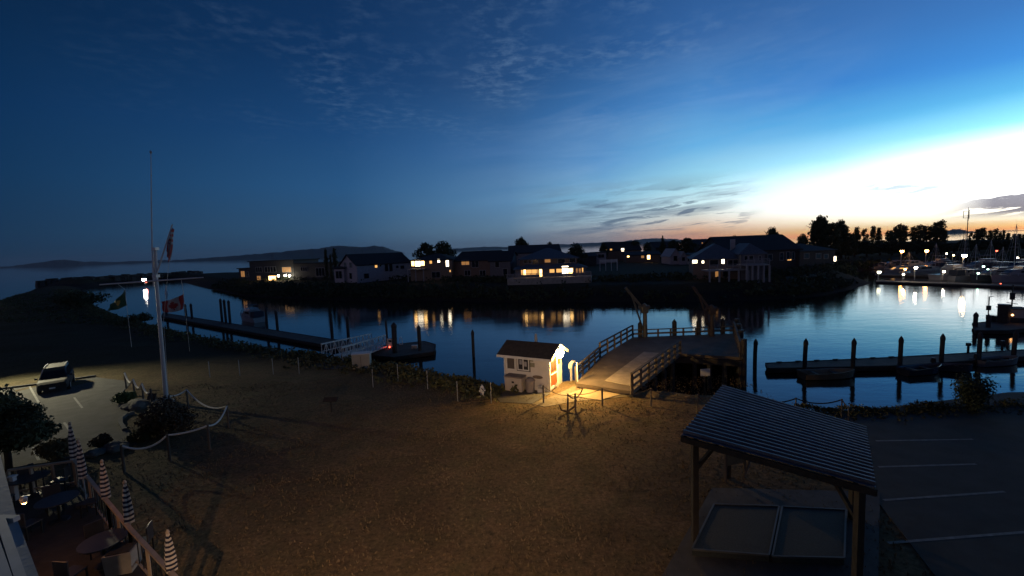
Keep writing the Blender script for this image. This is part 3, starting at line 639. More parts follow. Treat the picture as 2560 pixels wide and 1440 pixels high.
for a in (
 ('leafy_tree', 'broad tree on the left behind the glowing tan house', 1066, 603, 138, 58, 'broad', 1),
 ('leafy_tree', 'broad tree on the right behind the glowing tan house', 1109, 601, 138, 62, 'broad', 2),
 ('leafy_tree', 'domed tree above the left end of the grey gabled house', 1303, 590, 132, 40, 'round', 1),
 ('leafy_tree', 'ragged small tree at the right end of the grey gabled house', 1376, 602, 134, 32, 'open', 1),
 ('leafy_tree', 'round dark tree at the right of the veranda house', 1441, 609, 114, 52, 'round', 2),
 ('leafy_tree', 'small round tree at the left end of the distant steep roof', 1510, 609, 178, 24, 'round', 3),
 ('leafy_tree', 'domed tree at the right end of the distant steep roof', 1588, 599, 190, 30, 'round', 1),
 ('leafy_tree', 'low round tree between the distant steep roof and the cone-shaped tree', 1617, 606, 182, 22, 'round', 2),
 ('cone_tree', 'cone-shaped tree on the skyline left of the tree clump', 1657, 589, 175, 26, 'cone', 1),
 ('leafy_tree', 'left rounded tree of the skyline clump above the white gables', 1685, 597, 172, 34, 'broad', 3),
 ('leafy_tree', 'right taller tree of the skyline clump above the white gables', 1718, 592, 168, 46, 'broad', 1),
 ('leafy_tree', 'little tree on the skyline at the right end of the distant roof', 1794, 597, 170, 18, 'round', 3),
 ('leafy_tree', 'bushy tree at the left end of the big dark house roof', 1837, 590, 135, 24, 'round', 2),
 ('leafy_tree', 'upright oval tree rising behind the big dark house ridge', 1930, 564, 140, 34, 'round', 1),
 ('leafy_tree', 'squat double-headed tree at the right end of the big dark house', 2005, 583, 128, 34, 'broad', 2),
 ('leafy_tree', 'tallest tree of the big cluster right of the big dark house', 2047, 542, 150, 50, 'round', 3),
 ('leafy_tree', 'middle tree of the big cluster right of the big dark house', 2076, 553, 146, 54, 'broad', 1),
 ('leafy_tree', 'right peaked tree of the big cluster near the marina', 2100, 551, 150, 34, 'round', 2),
 ('leafy_tree', 'low sloping tree at the right foot of the big cluster', 2122, 578, 146, 40, 'broad', 3)):
    tree(*a)
ROWT = ((2140, 567, 18, 'poplar', 1), (2158, 569, 26, 'open', 1), (2181, 566, 15, 'poplar', 2), (2195, 568, 15, 'poplar', 1), (2222, 573, 24, 'round', 1), (2236, 567, 16, 'poplar', 2), (2248, 559, 20, 'poplar', 1), (2260, 565, 17, 'poplar', 2), (2281, 566, 20, 'poplar', 1), (2294, 564, 20, 'poplar', 2), (2308, 563, 22, 'poplar', 1), (2322, 566, 17, 'poplar', 2), (2335, 555, 20, 'poplar', 1), (2348, 552, 24, 'poplar', 2), (2358, 572, 16, 'poplar', 1), (2424, 579, 16, 'open', 1), (2440, 572, 18, 'poplar', 1), (2453, 570, 18, 'poplar', 2), (2472, 575, 14, 'poplar', 1), (2485, 573, 15, 'poplar', 2), (2497, 580, 12, 'poplar', 1), (2506, 576, 8, 'poplar', 2), (2517, 582, 12, 'poplar', 1), (2532, 585, 12, 'poplar', 2), (2544, 584, 12, 'poplar', 1), (2556, 586, 14, 'poplar', 2))
for i, (x, y, w_) in enumerate(((2032, 556, 15), (2046, 540, 19), (2061, 549, 15), (2089, 558, 15), (2103, 550, 17), (2115, 566, 13))):
    tree('poplar_tree', f'{ORD[i]} poplar top from the left poking out of the big tree cluster', x, y, 152, w_, 'poplar', i % 2 + 1, 'poplars in the big tree cluster')
for i, (x, y, w_, k, sd) in enumerate(ROWT):
    tree('marina_tree', f'{ORD[i] if i < 20 else "twenty-" + ORD[i - 20]} tree from the left in the sunset-lit row behind the marina', x, y, 172 + (i * 7) % 9, w_, k, sd, 'tall tree row behind the marina')
for i, x in enumerate(range(2105, 2575, 31)):
    tree('low_tree', f'{ORD[i]} low dark tree from the left under the marina tree row', x, 596 + (i * 37) % 9 if x < 2360 or x > 2405 else 606, 158 + (i * 13) % 8, 54, 'broad', i % 3 + 1, 'low trees behind the marina')
# ================================================================== scrub on the banks (nobody could count it)
def scatter(name, label, pts_px, n, hgt, size, m, seed, zfun=tz, spread=3.0):
    rg = random.Random(seed); vs = []; mb = MB()
    for i in range(n):
        k = rg.random() * (len(pts_px) - 1); j = int(k); a, b = pts_px[j], pts_px[min(j + 1, len(pts_px) - 1)]; t = k - j
        x = a[0] + (b[0] - a[0]) * t + rg.gauss(0, spread); y = a[1] + (b[1] - a[1]) * t + rg.gauss(0, spread); vs.append((x, y))
    zs = terrain_z(vs)
    for (x, y), z in zip(vs, zs):
        if z < WZ + .35 or (label.startswith('rough') and (y < 52 - (x + 30) * .35 or x > -34)): continue
        hh = hgt * rg.uniform(.35, 1.0); k = rg.randint(5, 9)
        for q in range(k):
            a = rg.uniform(0, 6.28); r = rg.uniform(0, .7) * hgt * .8; cx, cy, cz = x + math.cos(a) * r, y + math.sin(a) * r, z + rg.uniform(0, hh)
            s_ = size * rg.uniform(.6, 1.4); u_ = Vector((rg.gauss(0, 1), rg.gauss(0, 1), rg.gauss(0, 1))).normalized(); v_ = u_.cross(Vector((rg.gauss(0, 1), rg.gauss(0, 1), rg.gauss(0, .6)))).normalized()
            c = Vector((cx, cy, cz)); mb.add([c - u_ * s_, c + v_ * s_ * .6, c + u_ * s_, c - v_ * s_ * .6], [(0, 1, 2, 3)])
    return mb.build(name, m, kind='stuff', label=label)
fb = [(xy(px, py, .3)) for px, py in ((520, 705), (600, 716), (700, 720), (900, 722), (1120, 724), (1300, 728), (1500, 728), (1700, 728), (1850, 725), (2000, 715), (2080, 702), (2150, 690))]
scatter('shrubbery', 'dark scrub covering the far bank below the houses', fb, 5200, 1.3, .34, LEAFA, 3, spread=3.2)
gd = [(xy(px, py, .4)) for px, py in ((600, 702), (850, 700), (1130, 704), (1270, 706), (1480, 704), (1720, 700), (1960, 690), (2090, 672), (2160, 664))]
scatter('shrubbery', 'low garden shrubs around the far houses', gd, 1500, 1.5, .30, LEAFA, 4, spread=2.2)
scatter('shrubbery', 'dark bushes along the marina shore', [(88, 112), (100, 127), (115, 137), (160, 141), (240, 139)], 900, 2.6, .5, LEAFA, 5, spread=2.5)
lb = [(xy(*p, 0)) for p in ((150, 725), (185, 750), (235, 775), (275, 793), (390, 822), (550, 856), (750, 886), (860, 903), (1000, 922), (1180, 958), (1250, 972))]
scatter('shrubbery', 'weeds along the near channel edge', lb, 2600, .55, .12, LEAFB, 6, spread=1.1)
scatter('shrubbery', 'rough dark scrub on the left foreshore', [(-160, 135), (-110, 95), (-70, 64), (-56, 50), (-46, 44)], 5200, .4, .13, LEAFA, 8, spread=8)
scatter('shrubbery', 'weeds along the near edge by the parking lot', [xy(*p, 0) for p in ((1960, 1022), (2080, 1030), (2200, 1028), (2350, 1022), (2560, 1012))], 1100, .22, .05, LEAFB, 9, spread=.5)
# dry grass of the lawn
def in_poly(x, y, poly):
    ins = False; n = len(poly)
    for i in range(n):
        ax, ay = poly[i]; bx, by = poly[(i + 1) % n]
        if (ay > y) != (by > y) and x < (bx - ax) * (y - ay) / (by - ay) + ax: ins = not ins
    return ins
park_px = [(-60, 985), (0, 975), (95, 964), (240, 944), (330, 955), (303, 985), (332, 1016), (300, 1052), (322, 1082), (345, 1112), (250, 1128), (150, 1152), (20, 1172), (-60, 1185)]
PARK = [xy(*p, 0) for p in park_px]
LOT = [(14.2, 20.6), (17, 20.9), (26, 22.6), (60, 20.4), (90, 19), (90, -30), (8.6, -30), (8.9, 6.5)]
PATIO = [xy(*p, 0) for p in ((20, 1240), (185, 1212))] + [xy(330, 1380, 0), xy(430, 1520, 0)] + [(-8, -2), (-26, -2), (-26, 14)]
rg = random.Random(21); mb = MB(); cnt = 0
while cnt < 30000:
    y = 4 + 26 * rg.random() ** 1.25; x = rg.uniform(-26, 14)
    if y > 27.5 + max(0, -x - 2) * .75 or abs(x) > y * 1.35 + 1: continue
    if in_poly(x, y, PARK) or in_poly(x, y, LOT) or in_poly(x, y, PATIO): cnt += 1; continue
    pn = vnoise(np.array([x * .8]), np.array([y * .8]), 4)[0]
    if rg.random() > .25 + pn: cnt += 1; continue
    hh = rg.uniform(.025, .085) * (.6 + pn); a = rg.uniform(0, 3.14)
    for k in range(2):
        a += 1.3; dx, dy = math.cos(a) * rg.uniform(.015, .03), math.sin(a) * .02; lx, ly = rg.gauss(0, .035), rg.gauss(0, .035)
        mb.add([(x - dx, y - dy, -.01), (x + dx, y + dy, -.01), (x + lx, y + ly, hh)], [(0, 1, 2)])
    cnt += 1
GRS = mat('dry_grass', (.09, .068, .038), .9, .4, .5, col2=(.19, .145, .085))
mb.build('grass', GRS, kind='stuff', label='patchy dry grass tufts over the brown lawn')

# ================================================================== paved ground
MB().prism(PARK, -.3, .03).build('parking_lot', ASPH, kind='structure')
MB().prism(LOT, -.3, .03).build('parking_lot', mat('dark_asphalt', (.036, .037, .038), .92, .35, 1.2, bump=.3, bscale=60), kind='structure')
pl = MB()
for a, b in (((2190, 1102), (2432, 1098)), ((2196, 1167), (2440, 1160)), ((2209, 1250), (2512, 1229)), ((2220, 1357), (2575, 1329)), ((74, 966), (100, 1012)), ((68, 1094), (97, 1150)), ((160, 1056), (176, 1078)), ((185, 993), (206, 1020))):
    p, q_ = G(*a, .035), G(*b, .035); w_ = (q_ - p).cross(Vector((0, 0, 1))).normalized() * .05; pl.add([p - w_, p + w_, q_ + w_, q_ - w_], [(0, 1, 2, 3)])
pl.build('parking_markings', mat('faded_line_paint', (.20, .20, .19), .8, .35, 5), kind='structure')
PATH = [xy(*p, 0) for p in ((1330, 1010), (1398, 984), (1432, 966), (1490, 955), (1600, 985), (1570, 992), (1440, 1004), (1360, 1018))]
MB().prism(PATH, -.3, .02).build('path', mat('sandy_path', (.16, .135, .09), .95, .3, 2.5, bump=.3), kind='structure')
MB().prism([xy(*p, 0) for p in ((1235, 985), (1262, 962), (1330, 962), (1375, 985), (1330, 1010), (1250, 1006))], -.3, .025).build('hut_apron', CONCD, kind='structure')
MB().prism([xy(*p, 0) for p in ((790, 912), (840, 897), (920, 903), (930, 915), (880, 922), (800, 924))], -.8, .04).build('landing_pad', CONCD, kind='structure')
MB().prism([xy(*p, 0) for p in ((1780, 1222), (2200, 1232), (2195, 1480), (1640, 1470))], -.3, .04).build('concrete_slab', CONCD, kind='structure')
MB().prism(PATIO, -.3, .035).build('patio', mat('patio_pavers', (.035, .028, .024), .9, .3, 2, bump=.3), kind='structure')
PAN = mat('net_panel', (.035, .045, .047), .85, .35, 30, bump=.4, bscale=80)
for lbl, pts in (('square net panel in a pale frame, under the low left side of the shelter roof', ((1785, 1258), (1948, 1263), (1923, 1385), (1730, 1370))), ('square net panel in a pale frame, beside the shelter post', ((1956, 1264), (2115, 1272), (2111, 1392), (1931, 1388)))):
    c = [G(*p, .28) for p in pts]; ce = sum(c, Vector()) / 4; t = thing('ground_panel', lbl, 'panel', (ce.x, ce.y, .03), 0, 'framed panels by the shelter')
    MB().prism([(p.x, p.y) for p in c], .06, .24).build('panel', PAN, t, world=True)
    fr = MB(); 
    for a, b in zip(c, c[1:] + c[:1]): fr.beam((a.x, a.y, .245), (b.x, b.y, .245), .045, .05)
    fr.build('frame', mat('dull_trim', (.085, .095, .10), .6, .2, 3), t, world=True)

# curbs
def curb(label, pts, w_=.18, h_=.14, m=CONCD):
    mb = MB()
    for a, b in zip(pts, pts[1:]): mb.beam((*a, h_ / 2), (*b, h_ / 2), w_, h_ * 1.2)
    return top(mb, 'curb', m, label, 'curb', 'curbs', (*pts[0], 0))
curb('curb behind the car at the far side of the lit lot', [xy(*p, 0) for p in ((-50, 981), (0, 975), (97, 963))])
curb('short curb stretch to the right of the parked car', [xy(*p, 0) for p in ((152, 955), (200, 948), (240, 942))])
curb('rounded curb around the planting bed left of the big dark bush', [xy(*p, 0) for p in ((335, 1034), (315, 1040), (302, 1050), (302, 1062), (312, 1078))])

# ================================================================== the hut with the bright lamp
FR, FL_ = G(1373, 981, 0), G(1262, 966, 0)
lf = (FL_ - FR); HW = lf.length; lf.normalize(); HD = 2.05
rzh = math.atan2(lf.y, lf.x) + math.pi       # local +x runs along the front wall to the right
hx = -lf; hut = thing('hut', 'small white hut with a red door under a glaring lamp', 'hut', (FR.x, FR.y, 0), math.atan2(hx.y, hx.x))
# local frame: x from -HW (left) to 0 (right), y from 0 (front) to HD (back)
ZE = zof(FR, 892); ZR = ZE + .50
mb = MB(); mb.b2(-HW, 0, 0, HD, 0, ZE)
for x0 in (-HW, -.12): mb.add([(x0, 0, ZE), (x0, HD, ZE), (x0, HD / 2, ZR - .04), (x0 + .12, 0, ZE), (x0 + .12, HD, ZE), (x0 + .12, HD / 2, ZR - .04)], [(0, 2, 1), (3, 4, 5), (0, 3, 5, 2), (1, 2, 5, 4)])
mb.build('wall', boards('hut_siding', (.62, .59, .54), 'Z', .16, .6, .25, var=.08), hut)
rf = MB(); o = .3; dz = (ZR - ZE) / (HD / 2) * o
rf.slab([(-HW - .32, -o, ZE - dz + .09), (.32, -o, ZE - dz + .09), (.32, HD / 2, ZR + .09), (-HW - .32, HD / 2, ZR + .09)], .08)
rf.slab([(-HW - .32, HD + o, ZE - dz + .09), (.32, HD + o, ZE - dz + .09), (.32, HD / 2, ZR + .09), (-HW - .32, HD / 2, ZR + .09)], .08)
rf.build('roof', BRSH, hut)
fa = MB(); fa.b2(-HW - .32, .32, -o - .035, -o - .003, ZE - dz - .07, ZE - dz + .08)
for x0 in (.29,): 
    fa.beam((x0 + .05, -o, ZE - dz), (x0 + .05, HD / 2, ZR), .04, .16); fa.beam((x0 + .05, HD + o, ZE - dz), (x0 + .05, HD / 2, ZR), .04, .16)
fa.build('fascia', WHITE, hut)
MB().lathe([(.10, 0), (.10, .42), (.075, .44), (.075, .62)], (-1.35, HD / 2 + .2, ZR - .05), 10).build('vent_pipe', METAL, hut)
def hwin(name, x0, x1, z0, z1, fm, split=1, gm=None, dark=False):
    f = MB(); w_ = .07
    if dark:
        e = .05; f2 = MB(); f2.b2(x0 - w_ - e, x1 + w_ + e, -.03, -.003, z0 - w_ - e, z1 + w_ + e); 
    for bx in ((x0 - w_, x0, z0 - w_, z1 + w_), (x1, x1 + w_, z0 - w_, z1 + w_), (x0, x1, z0 - w_, z0), (x0, x1, z1, z1 + w_)): f.b2(bx[0], bx[1], -.07, -.003, bx[2], bx[3])
    for i in range(1, split): x = x0 + (x1 - x0) * i / split; f.b2(x - .03, x + .03, -.075, -.003, z0, z1)
    fo = f.build(name, fm, hut)
    MB().b2(x0, x1, -.045, -.031, z0, z1).build('pane', gm or DGLASS, fo)
    if dark: f2.build('surround', BLK, fo)
    return fo
hwin('window', -HW + .28, -HW + .78, ZE - .95, ZE - .13, WHITE, 1, mat('screen_glass', (.10, .085, .075), .4, .1, 2))
wb_ = hwin('window', -HW + 1.05, -HW + 1.72, ZE - .92, ZE - .15, WHITE, 2, mat('hut_glass', (.035, .035, .04), .2, .5, 2), dark=True)
MB().b2(-HW + 1.12, -HW + 1.3, -.05, -.0455, ZE - .62, ZE - .35).build('notice', mat('paper', (.30, .30, .33), .8, .1, 3), wb_)
MB().b2(-HW + 1.44, -HW + 1.62, -.05, -.0455, ZE - .72, ZE - .42).build('notice', mat('paper', (.30, .30, .33), .8, .1, 3), wb_)
MB().b2(-1.22, -.98, -.02, -.003, ZE - .38, ZE - .14).build('notice_board', mat('khaki_board', (.26, .25, .17), .8, .2, 6), hut)
MB().b2(-1.2, -.9, -.02, -.003, ZE - .72, ZE - .46).build('notice_board', mat('khaki_board', (.26, .25, .17), .8, .2, 6), hut)
MB().b2(-HW + .04, -HW + .12, -.06, -.003, .1, ZE - .1).build('corner_trim', WHITE, hut)
MB().b2(-.10, 0.012, -.025, -.003, 0, ZE - .05).build('corner_trim', WHITE, hut)
# fish-shaped oval plaque
fp = MB(); ov = [(-.72 + .34 * math.cos(t), ZE - 1.30 + .10 * math.sin(t)) for t in [i * math.pi / 8 for i in range(16)]]
fp.add([(x, -.035, z) for x, z in ov] + [(x, -.004, z) for x, z in ov], [tuple(range(16)), tuple(range(16, 32))[::-1]] + [(i, 16 + i, 16 + (i + 1) % 16, (i + 1) % 16) for i in range(16)])
fp.build('oval_plaque', mat('driftwood', (.16, .12, .09), .8, .3, 5), hut)
# door on the right-hand end wall
RED = mat('red_door_paint', (.42, .07, .025), .45, .15, 3)
dm = MB(); dm.b2(.003, .05, .13, 1.10, .08, 1.98); do = dm.build('door', RED, hut)
MB().b2(.051, .062, .25, .98, 1.15, 1.84).build('door_glass', mat('door_pane', (.05, .03, .02), .25, .3, 3), do)
MB().b2(.051, .11, .18, 1.04, .98, 1.03).build('push_bar', WHITE, do)
MB().b2(.051, .06, .16, 1.07, .10, .28).build('kick_plate', WHITE, do)
ft_ = MB(); ft_.b2(.003, .075, .03, .125, 0, 2.03); ft_.b2(.003, .075, 1.105, 1.2, 0, 2.03); ft_.b2(.003, .075, .03, 1.2, 2.031, 2.11); ft_.build('door_frame', WHITE, hut)
sb = MB(); sb.b2(.003, .03, 1.4, 1.72, 1.35, 1.95); sb.build('red_notice', RED, hut)
# the lamp: bracket, cap and bulb enlarged to imitate its glare, with its light
lz = ZE + .16
lo_ = MB(); lo_.beam((0, .70, lz + .24), (.42, .70, lz + .25), .05, .05); lo_ = lo_.build('lamp', BLK, hut)
MB().lathe([(.10, .17), (.09, .2), (.04, .24)], (.40, .70, lz), 12).build('lamp_cap', METAL, lo_)
MB().lathe([(.08, -.34), (.21, -.22), (.29, -.03), (.22, .13), (.10, .18)], (.44, .66, lz), 14).build('bulb', mat('glaring_bulb', (.9, .8, .6), .5, 0, 1, emit=(1, .80, .42), estr=90), lo_)
def plight(name, loc, power, col, r=.12, spot=None, aim=None, parent=None, blend=.7):
    l = bpy.data.lights.new(name, 'SPOT' if spot else 'POINT'); l.energy = power; l.color = col; l.shadow_soft_size = r
    o = bpy.data.objects.new(name, l); COL.objects.link(o); o.location = loc
    if spot: l.spot_size = R(spot); l.spot_blend = blend; o.rotation_euler = (Vector(aim) - Vector(loc)).to_track_quat('-Z', 'Y').to_euler()
    if parent: o.parent = parent
    return o
plight('hut_light', (.86, .74, lz - .16), 1300, (1, .54, .13), .10, parent=hut)

# things beside the hut
def hl(x, y, z=0):      # hut frame -> scene
    c, s_ = math.cos(hut.rotation_euler.z), math.sin(hut.rotation_euler.z); return Vector((FR.x + x * c - y * s_, FR.y + x * s_ + y * c, z))
t = thing('storage_chest', 'pale storage chest against the front wall of the hut', 'chest', tuple(hl(-HW + 1.0, -.42)), hut.rotation_euler.z)
MB().box((0, 0, .44), (1.15, .62, .82)).build('body', mat('beige_plastic', (.42, .37, .32), .6, .08, 2), t, bevel=.03)
MB().box((0, -.01, .90), (1.22, .70, .08)).build('lid', mat('brown_lid', (.20, .16, .14), .6, .1, 2), t, bevel=.02)
MB().box((0, -.33, .60), (.14, .03, .10)).build('latch', BLK, t)
t = thing('trash_bin', 'rounded pale bin between the chest and the hut corner', 'bin', tuple(hl(-HW + 1.95, -.32)), hut.rotation_euler.z)
MB().lathe([(.24, 0), (.28, .62), (.29, .64)], (0, 0, .02), 14).build('body', mat('grey_plastic', (.26, .23, .22), .5, .1, 2), t, smooth=False)
MB().lathe([(.31, .64), (.31, .70), (.18, .82), (.04, .85)], (0, 0, .02), 14).build('lid', mat('grey_plastic', (.26, .23, .22), .5, .1, 2), t)
t = thing('meter_box', 'small white box standing at the right corner of the hut front', 'box', tuple(hl(-.42, -.2)), hut.rotation_euler.z)
MB().box((0, 0, .2), (.40, .26, .40)).build('body', WHITE, t, bevel=.02); MB().box((0, -.14, .32), (.3, .02, .1)).build('door', METAL, t)
# fish-cleaning stand behind the hut, white pole, hydrant
b = G(1428, 955, 0); t = thing('water_stand', 'pale curved-top stand just right of the hut behind the path', 'stand', tuple(b), .5)
MB().box((0, 0, .45), (.10, .10, .9)).build('post', TRIM, t); MB().tube([(-.05, 0, .9), (-.02, 0, 1.15), (.12, 0, 1.28), (.34, 0, 1.30)], [.13, .14, .12, .05], 10).build('hood', TRIM, t)
b = G(1445, 966, 0); ht = zof(b, 906); t = thing('white_pole', 'thin white pole standing in the path beside the hut', 'pole', tuple(b)); MB().tube([(0, 0, 0), (-.04, 0, ht)], .035, 8).build('shaft', WHITE, t); MB().lathe([(.09, 0), (.09, .03), (.04, .05)], (0, 0, 0), 10).build('foot_plate', METAL, t)
b = G(1206, 991, 0); t = thing('fire_hydrant', 'pale fire hydrant left of the hut', 'hydrant', tuple(b), .4)
MB().lathe([(.16, 0), (.16, .04), (.11, .06), (.10, .42), (.14, .44), (.14, .48), (.11, .50), (.10, .58), (.05, .66), (.02, .68)], (0, 0, 0), 12).build('barrel', WHITE, t)
for s_ in (-1, 1): MB().tube([(s_ * .08, 0, .34), (s_ * .19, 0, .34)], .05, 8).build('outlet', WHITE, t)
MB().tube([(0, -.08, .30), (0, -.2, .30)], .07, 8).build('main_outlet', WHITE, t); MB().lathe([(.03, .68), (.03, .73)], (0, 0, 0), 6).build('top_nut', METAL, t)
# ramp boards lit by the lamp
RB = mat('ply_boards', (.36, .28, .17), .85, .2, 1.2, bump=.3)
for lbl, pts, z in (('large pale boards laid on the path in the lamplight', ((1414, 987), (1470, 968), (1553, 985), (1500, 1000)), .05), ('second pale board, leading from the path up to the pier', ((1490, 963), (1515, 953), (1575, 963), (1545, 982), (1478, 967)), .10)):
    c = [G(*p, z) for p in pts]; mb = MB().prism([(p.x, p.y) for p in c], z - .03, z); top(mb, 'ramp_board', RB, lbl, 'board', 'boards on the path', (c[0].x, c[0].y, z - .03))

# ================================================================== wooden pier
DZ = .32
pier = thing('pier', 'wooden pier with a fenced ramp and a wide platform over the water', 'pier', tuple(G(1500, 955, 0)))
Lr = [G(1440, 958, DZ), G(1500, 893, DZ)]; Rr = [G(1580, 978, DZ), G(1700, 884, DZ)]
A1 = G(1500, 893, DZ); B1 = G(1582, 843, DZ); C1 = Vector((19.6, 38.6, DZ)); D1 = Vector((16.0, 30.6, DZ)); E1 = Vector((Rr[1].x, Rr[1].y, DZ))
ramp = [Lr[0], Rr[0], Rr[1], Lr[1]]
MB().prism([(p.x, p.y) for p in ramp], DZ - .22, DZ).build('ramp_deck', DECKW, pier, world=True)
plat = [A1 - Vector((.0, 0, 0)), E1, Vector((D1.x, D1.y, 0)), Vector((C1.x, C1.y, 0)), Vector((B1.x, B1.y, 0))]
MB().prism([(p.x, p.y) for p in plat], DZ - .23, DZ - .004).build('platform_deck', DECKW, pier, world=True)
# lighter boardwalk strip up the ramp
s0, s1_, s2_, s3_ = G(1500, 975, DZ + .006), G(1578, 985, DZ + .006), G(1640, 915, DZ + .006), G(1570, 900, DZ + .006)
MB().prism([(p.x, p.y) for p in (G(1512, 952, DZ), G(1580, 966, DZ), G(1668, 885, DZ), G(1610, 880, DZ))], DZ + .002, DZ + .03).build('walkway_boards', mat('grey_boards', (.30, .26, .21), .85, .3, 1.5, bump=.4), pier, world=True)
def beams(poly, z, name):
    for i, (a, b) in enumerate(zip(poly, poly[1:] + poly[:1])):
        MB().beam((a.x, a.y, z), (b.x, b.y, z), .3, .42).build(name, WOODD, pier, world=True)
beams(plat, DZ - .46, 'edge_beam')
def pile_at(x, y, z1, r=.16, name='piling', m=PILE, parent=None, cap=True):
    mb = MB(); mb.tube([(x, y, -6), (x, y, z1)], r, 10)
    if cap: mb.lathe([(r * 1.05, 0), (r * .9, .06), (.02, .26)], (x, y, z1), 10)
    return mb.build(name, m, parent, world=True) if parent else mb
def edge_pts(a, b, n): return [a.lerp(b, i / n) for i in range(n + 1)]
for a, b, n in ((A1, B1, 3), (B1, C1, 5), (C1, D1, 5), (D1, E1, 4), (Rr[0], Rr[1], 5)):
    for p in edge_pts(a, b, n)[:-1]:
        mb = MB().tube([(p.x, p.y, -5), (p.x, p.y, DZ - .25)], .17, 8); mb.build('support_piling', PILE, pier, world=True)
for i in range(3):
    p = A1.lerp(E1, .3 + .3 * i) + Vector((.8, 3.0, 0)); MB().tube([(p.x, p.y, -5), (p.x, p.y, DZ - .25)], .17, 8).build('support_piling', PILE, pier, world=True)
# ramp and platform railings; the added dark screen follows below
def rail_run(pts, h_, n_each, name, z=DZ, mid=2, w_=.13, m=WOOD):
    mb = MB()
    for (a, b), n in zip(zip(pts, pts[1:]), n_each):
        a = Vector((a.x, a.y, z)); b = Vector((b.x, b.y, z))
        for i in range(n + 1): c = a.lerp(b, i / n); mb.beam(c - Vector((0, 0, .2)), c + Vector((0, 0, h_)), w_, w_)
        mb.beam(a + Vector((0, 0, h_ + .02)), b + Vector((0, 0, h_ + .02)), w_ * 1.1, .07)
        for k in range(mid): zz = h_ * (k + .7) / (mid + .5); mb.beam(a + Vector((0, 0, zz)), b + Vector((0, 0, zz)), .06, .15)
    return mb.build(name, m, pier, world=True)
rail_run([G(1440, 948, DZ), G(1500, 893, DZ)], .75, [4], 'ramp_railing')
rail_run([Rr[0], Rr[1]], 1.0, [7], 'ramp_railing', mid=2, w_=.15)
rail_run([A1, B1], 1.05, [5], 'platform_railing')
rail_run([C1, D1], 1.05, [6], 'platform_railing')
rail_run([B1, C1], .62, [8], 'platform_railing', mid=1)
for fx, zt in ((.08, 1.15), (.42, 1.2), (.66, 1.1), (.9, 1.15)):
    p = B1.lerp(C1, fx); mb = MB().tube([(p.x, p.y + .2, -5), (p.x, p.y + .2, DZ + zt)], .2, 10); mb.lathe([(.2, 0), (.02, .25)], (p.x, p.y + .2, DZ + zt), 10); mb.build('tall_piling', PILE, pier, world=True)
for p in (C1, C1.lerp(D1, .3), C1.lerp(D1, .62), D1):
    MB().tube([(p.x + .25, p.y, -5), (p.x + .25, p.y, DZ + 1.3)], .2, 10).build('tall_piling', PILE, pier, world=True)
for a, b in ((A1, B1), (B1, C1), (C1, D1)):      # added plank screen, hides bright water so the gap under the deck reads dark
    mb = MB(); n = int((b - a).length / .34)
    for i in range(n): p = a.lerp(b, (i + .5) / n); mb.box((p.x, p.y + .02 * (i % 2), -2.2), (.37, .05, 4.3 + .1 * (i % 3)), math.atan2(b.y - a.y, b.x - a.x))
    mb.build('added_dark_screen', WOODD, pier, world=True)
mb = MB()
for i in range(9):
    p = D1.lerp(C1, i / 8 * .7); mb.beam((p.x + .1, p.y, -2.6), (p.x + .1, p.y, DZ - .1), .16, .3)
mb.build('fender_timbers', WOODD, pier, world=True)
# weathered boards and clutter below: white notice
b = G(1762, 925, -.3); t = thing('white_notice', 'white notice panel on a post in the dark gap inside the pier', 'sign', (b.x, b.y, -2.4)); MB().box((0, 0, 1.05), (.1, .1, 2.2)).build('post', WOODD, t); MB().box((0, -.07, 1.95), (.66, .03, .5)).build('panel', WHITE, t)
# jib hoists
def hoist(lbl, base, headpx, tip, px_up, m):
    b_ = G(*base, DZ); t = thing('jib_hoist', lbl, 'hoist', tuple(b_), 0, 'jib hoists on the pier'); Yd = b_.y
    hd = V(headpx[0], headpx[1], Yd); tp = V(tip[0], tip[1], Yd - .3); el = V(px_up[0], px_up[1], Yd)
    MB().tube([(b_.x, Yd, DZ), (b_.x, Yd, hd.z)], [.22, .17], 10).build('post', m, t, world=True)
    MB().box((hd.x, Yd, hd.z + .15), (.62, .5, .62)).build('winch_housing', m, t, world=True, bevel=.08); MB().tube([(hd.x - .5, Yd, hd.z + .35), (hd.x + .45, Yd, hd.z + .35)], .19, 10).build('winch_drum', m, t, world=True)
    MB().lathe([(.26, .42), (.2, .6), (.05, .72)], (hd.x, Yd, hd.z), 10).build('cap', m, t, world=True)
    MB().beam((hd.x - .2, Yd, hd.z + .35), tuple(tp), .15, .2).build('boom', m, t, world=True)
    lo = Vector((b_.x - .1, Yd, DZ + .4)); mid_ = Vector((hd.x - .2, Yd, hd.z + .35)).lerp(tp, .62)
    MB().beam(tuple(lo), tuple(mid_), .11, .12).build('strut', m, t, world=True)
    MB().tube([(hd.x - .35, Yd, hd.z), (hd.x - .4, Yd, DZ + 1.2)], .025, 5).build('cable', BLK, t, world=True); MB().lathe([(.02, .2), (.1, .1), (.08, -.08), (.02, -.12)], (hd.x - .4, Yd, DZ + 1.1), 8).build('hook', BLK, t, world=True)
HST = mat('grey_hoist_paint', (.05, .055, .06), .5, .25, 3)
hoist('grey jib hoist with raised boom near the left corner of the pier', (1613, 842), (1611, 778), (1563, 719), (0, 0), HST)
hoist('rusty brown jib hoist near the right corner of the pier', (1780, 840), (1779, 782), (1732, 716), (0, 0), mat('rusty_hoist_paint', (.045, .032, .026), .6, .3, 3))

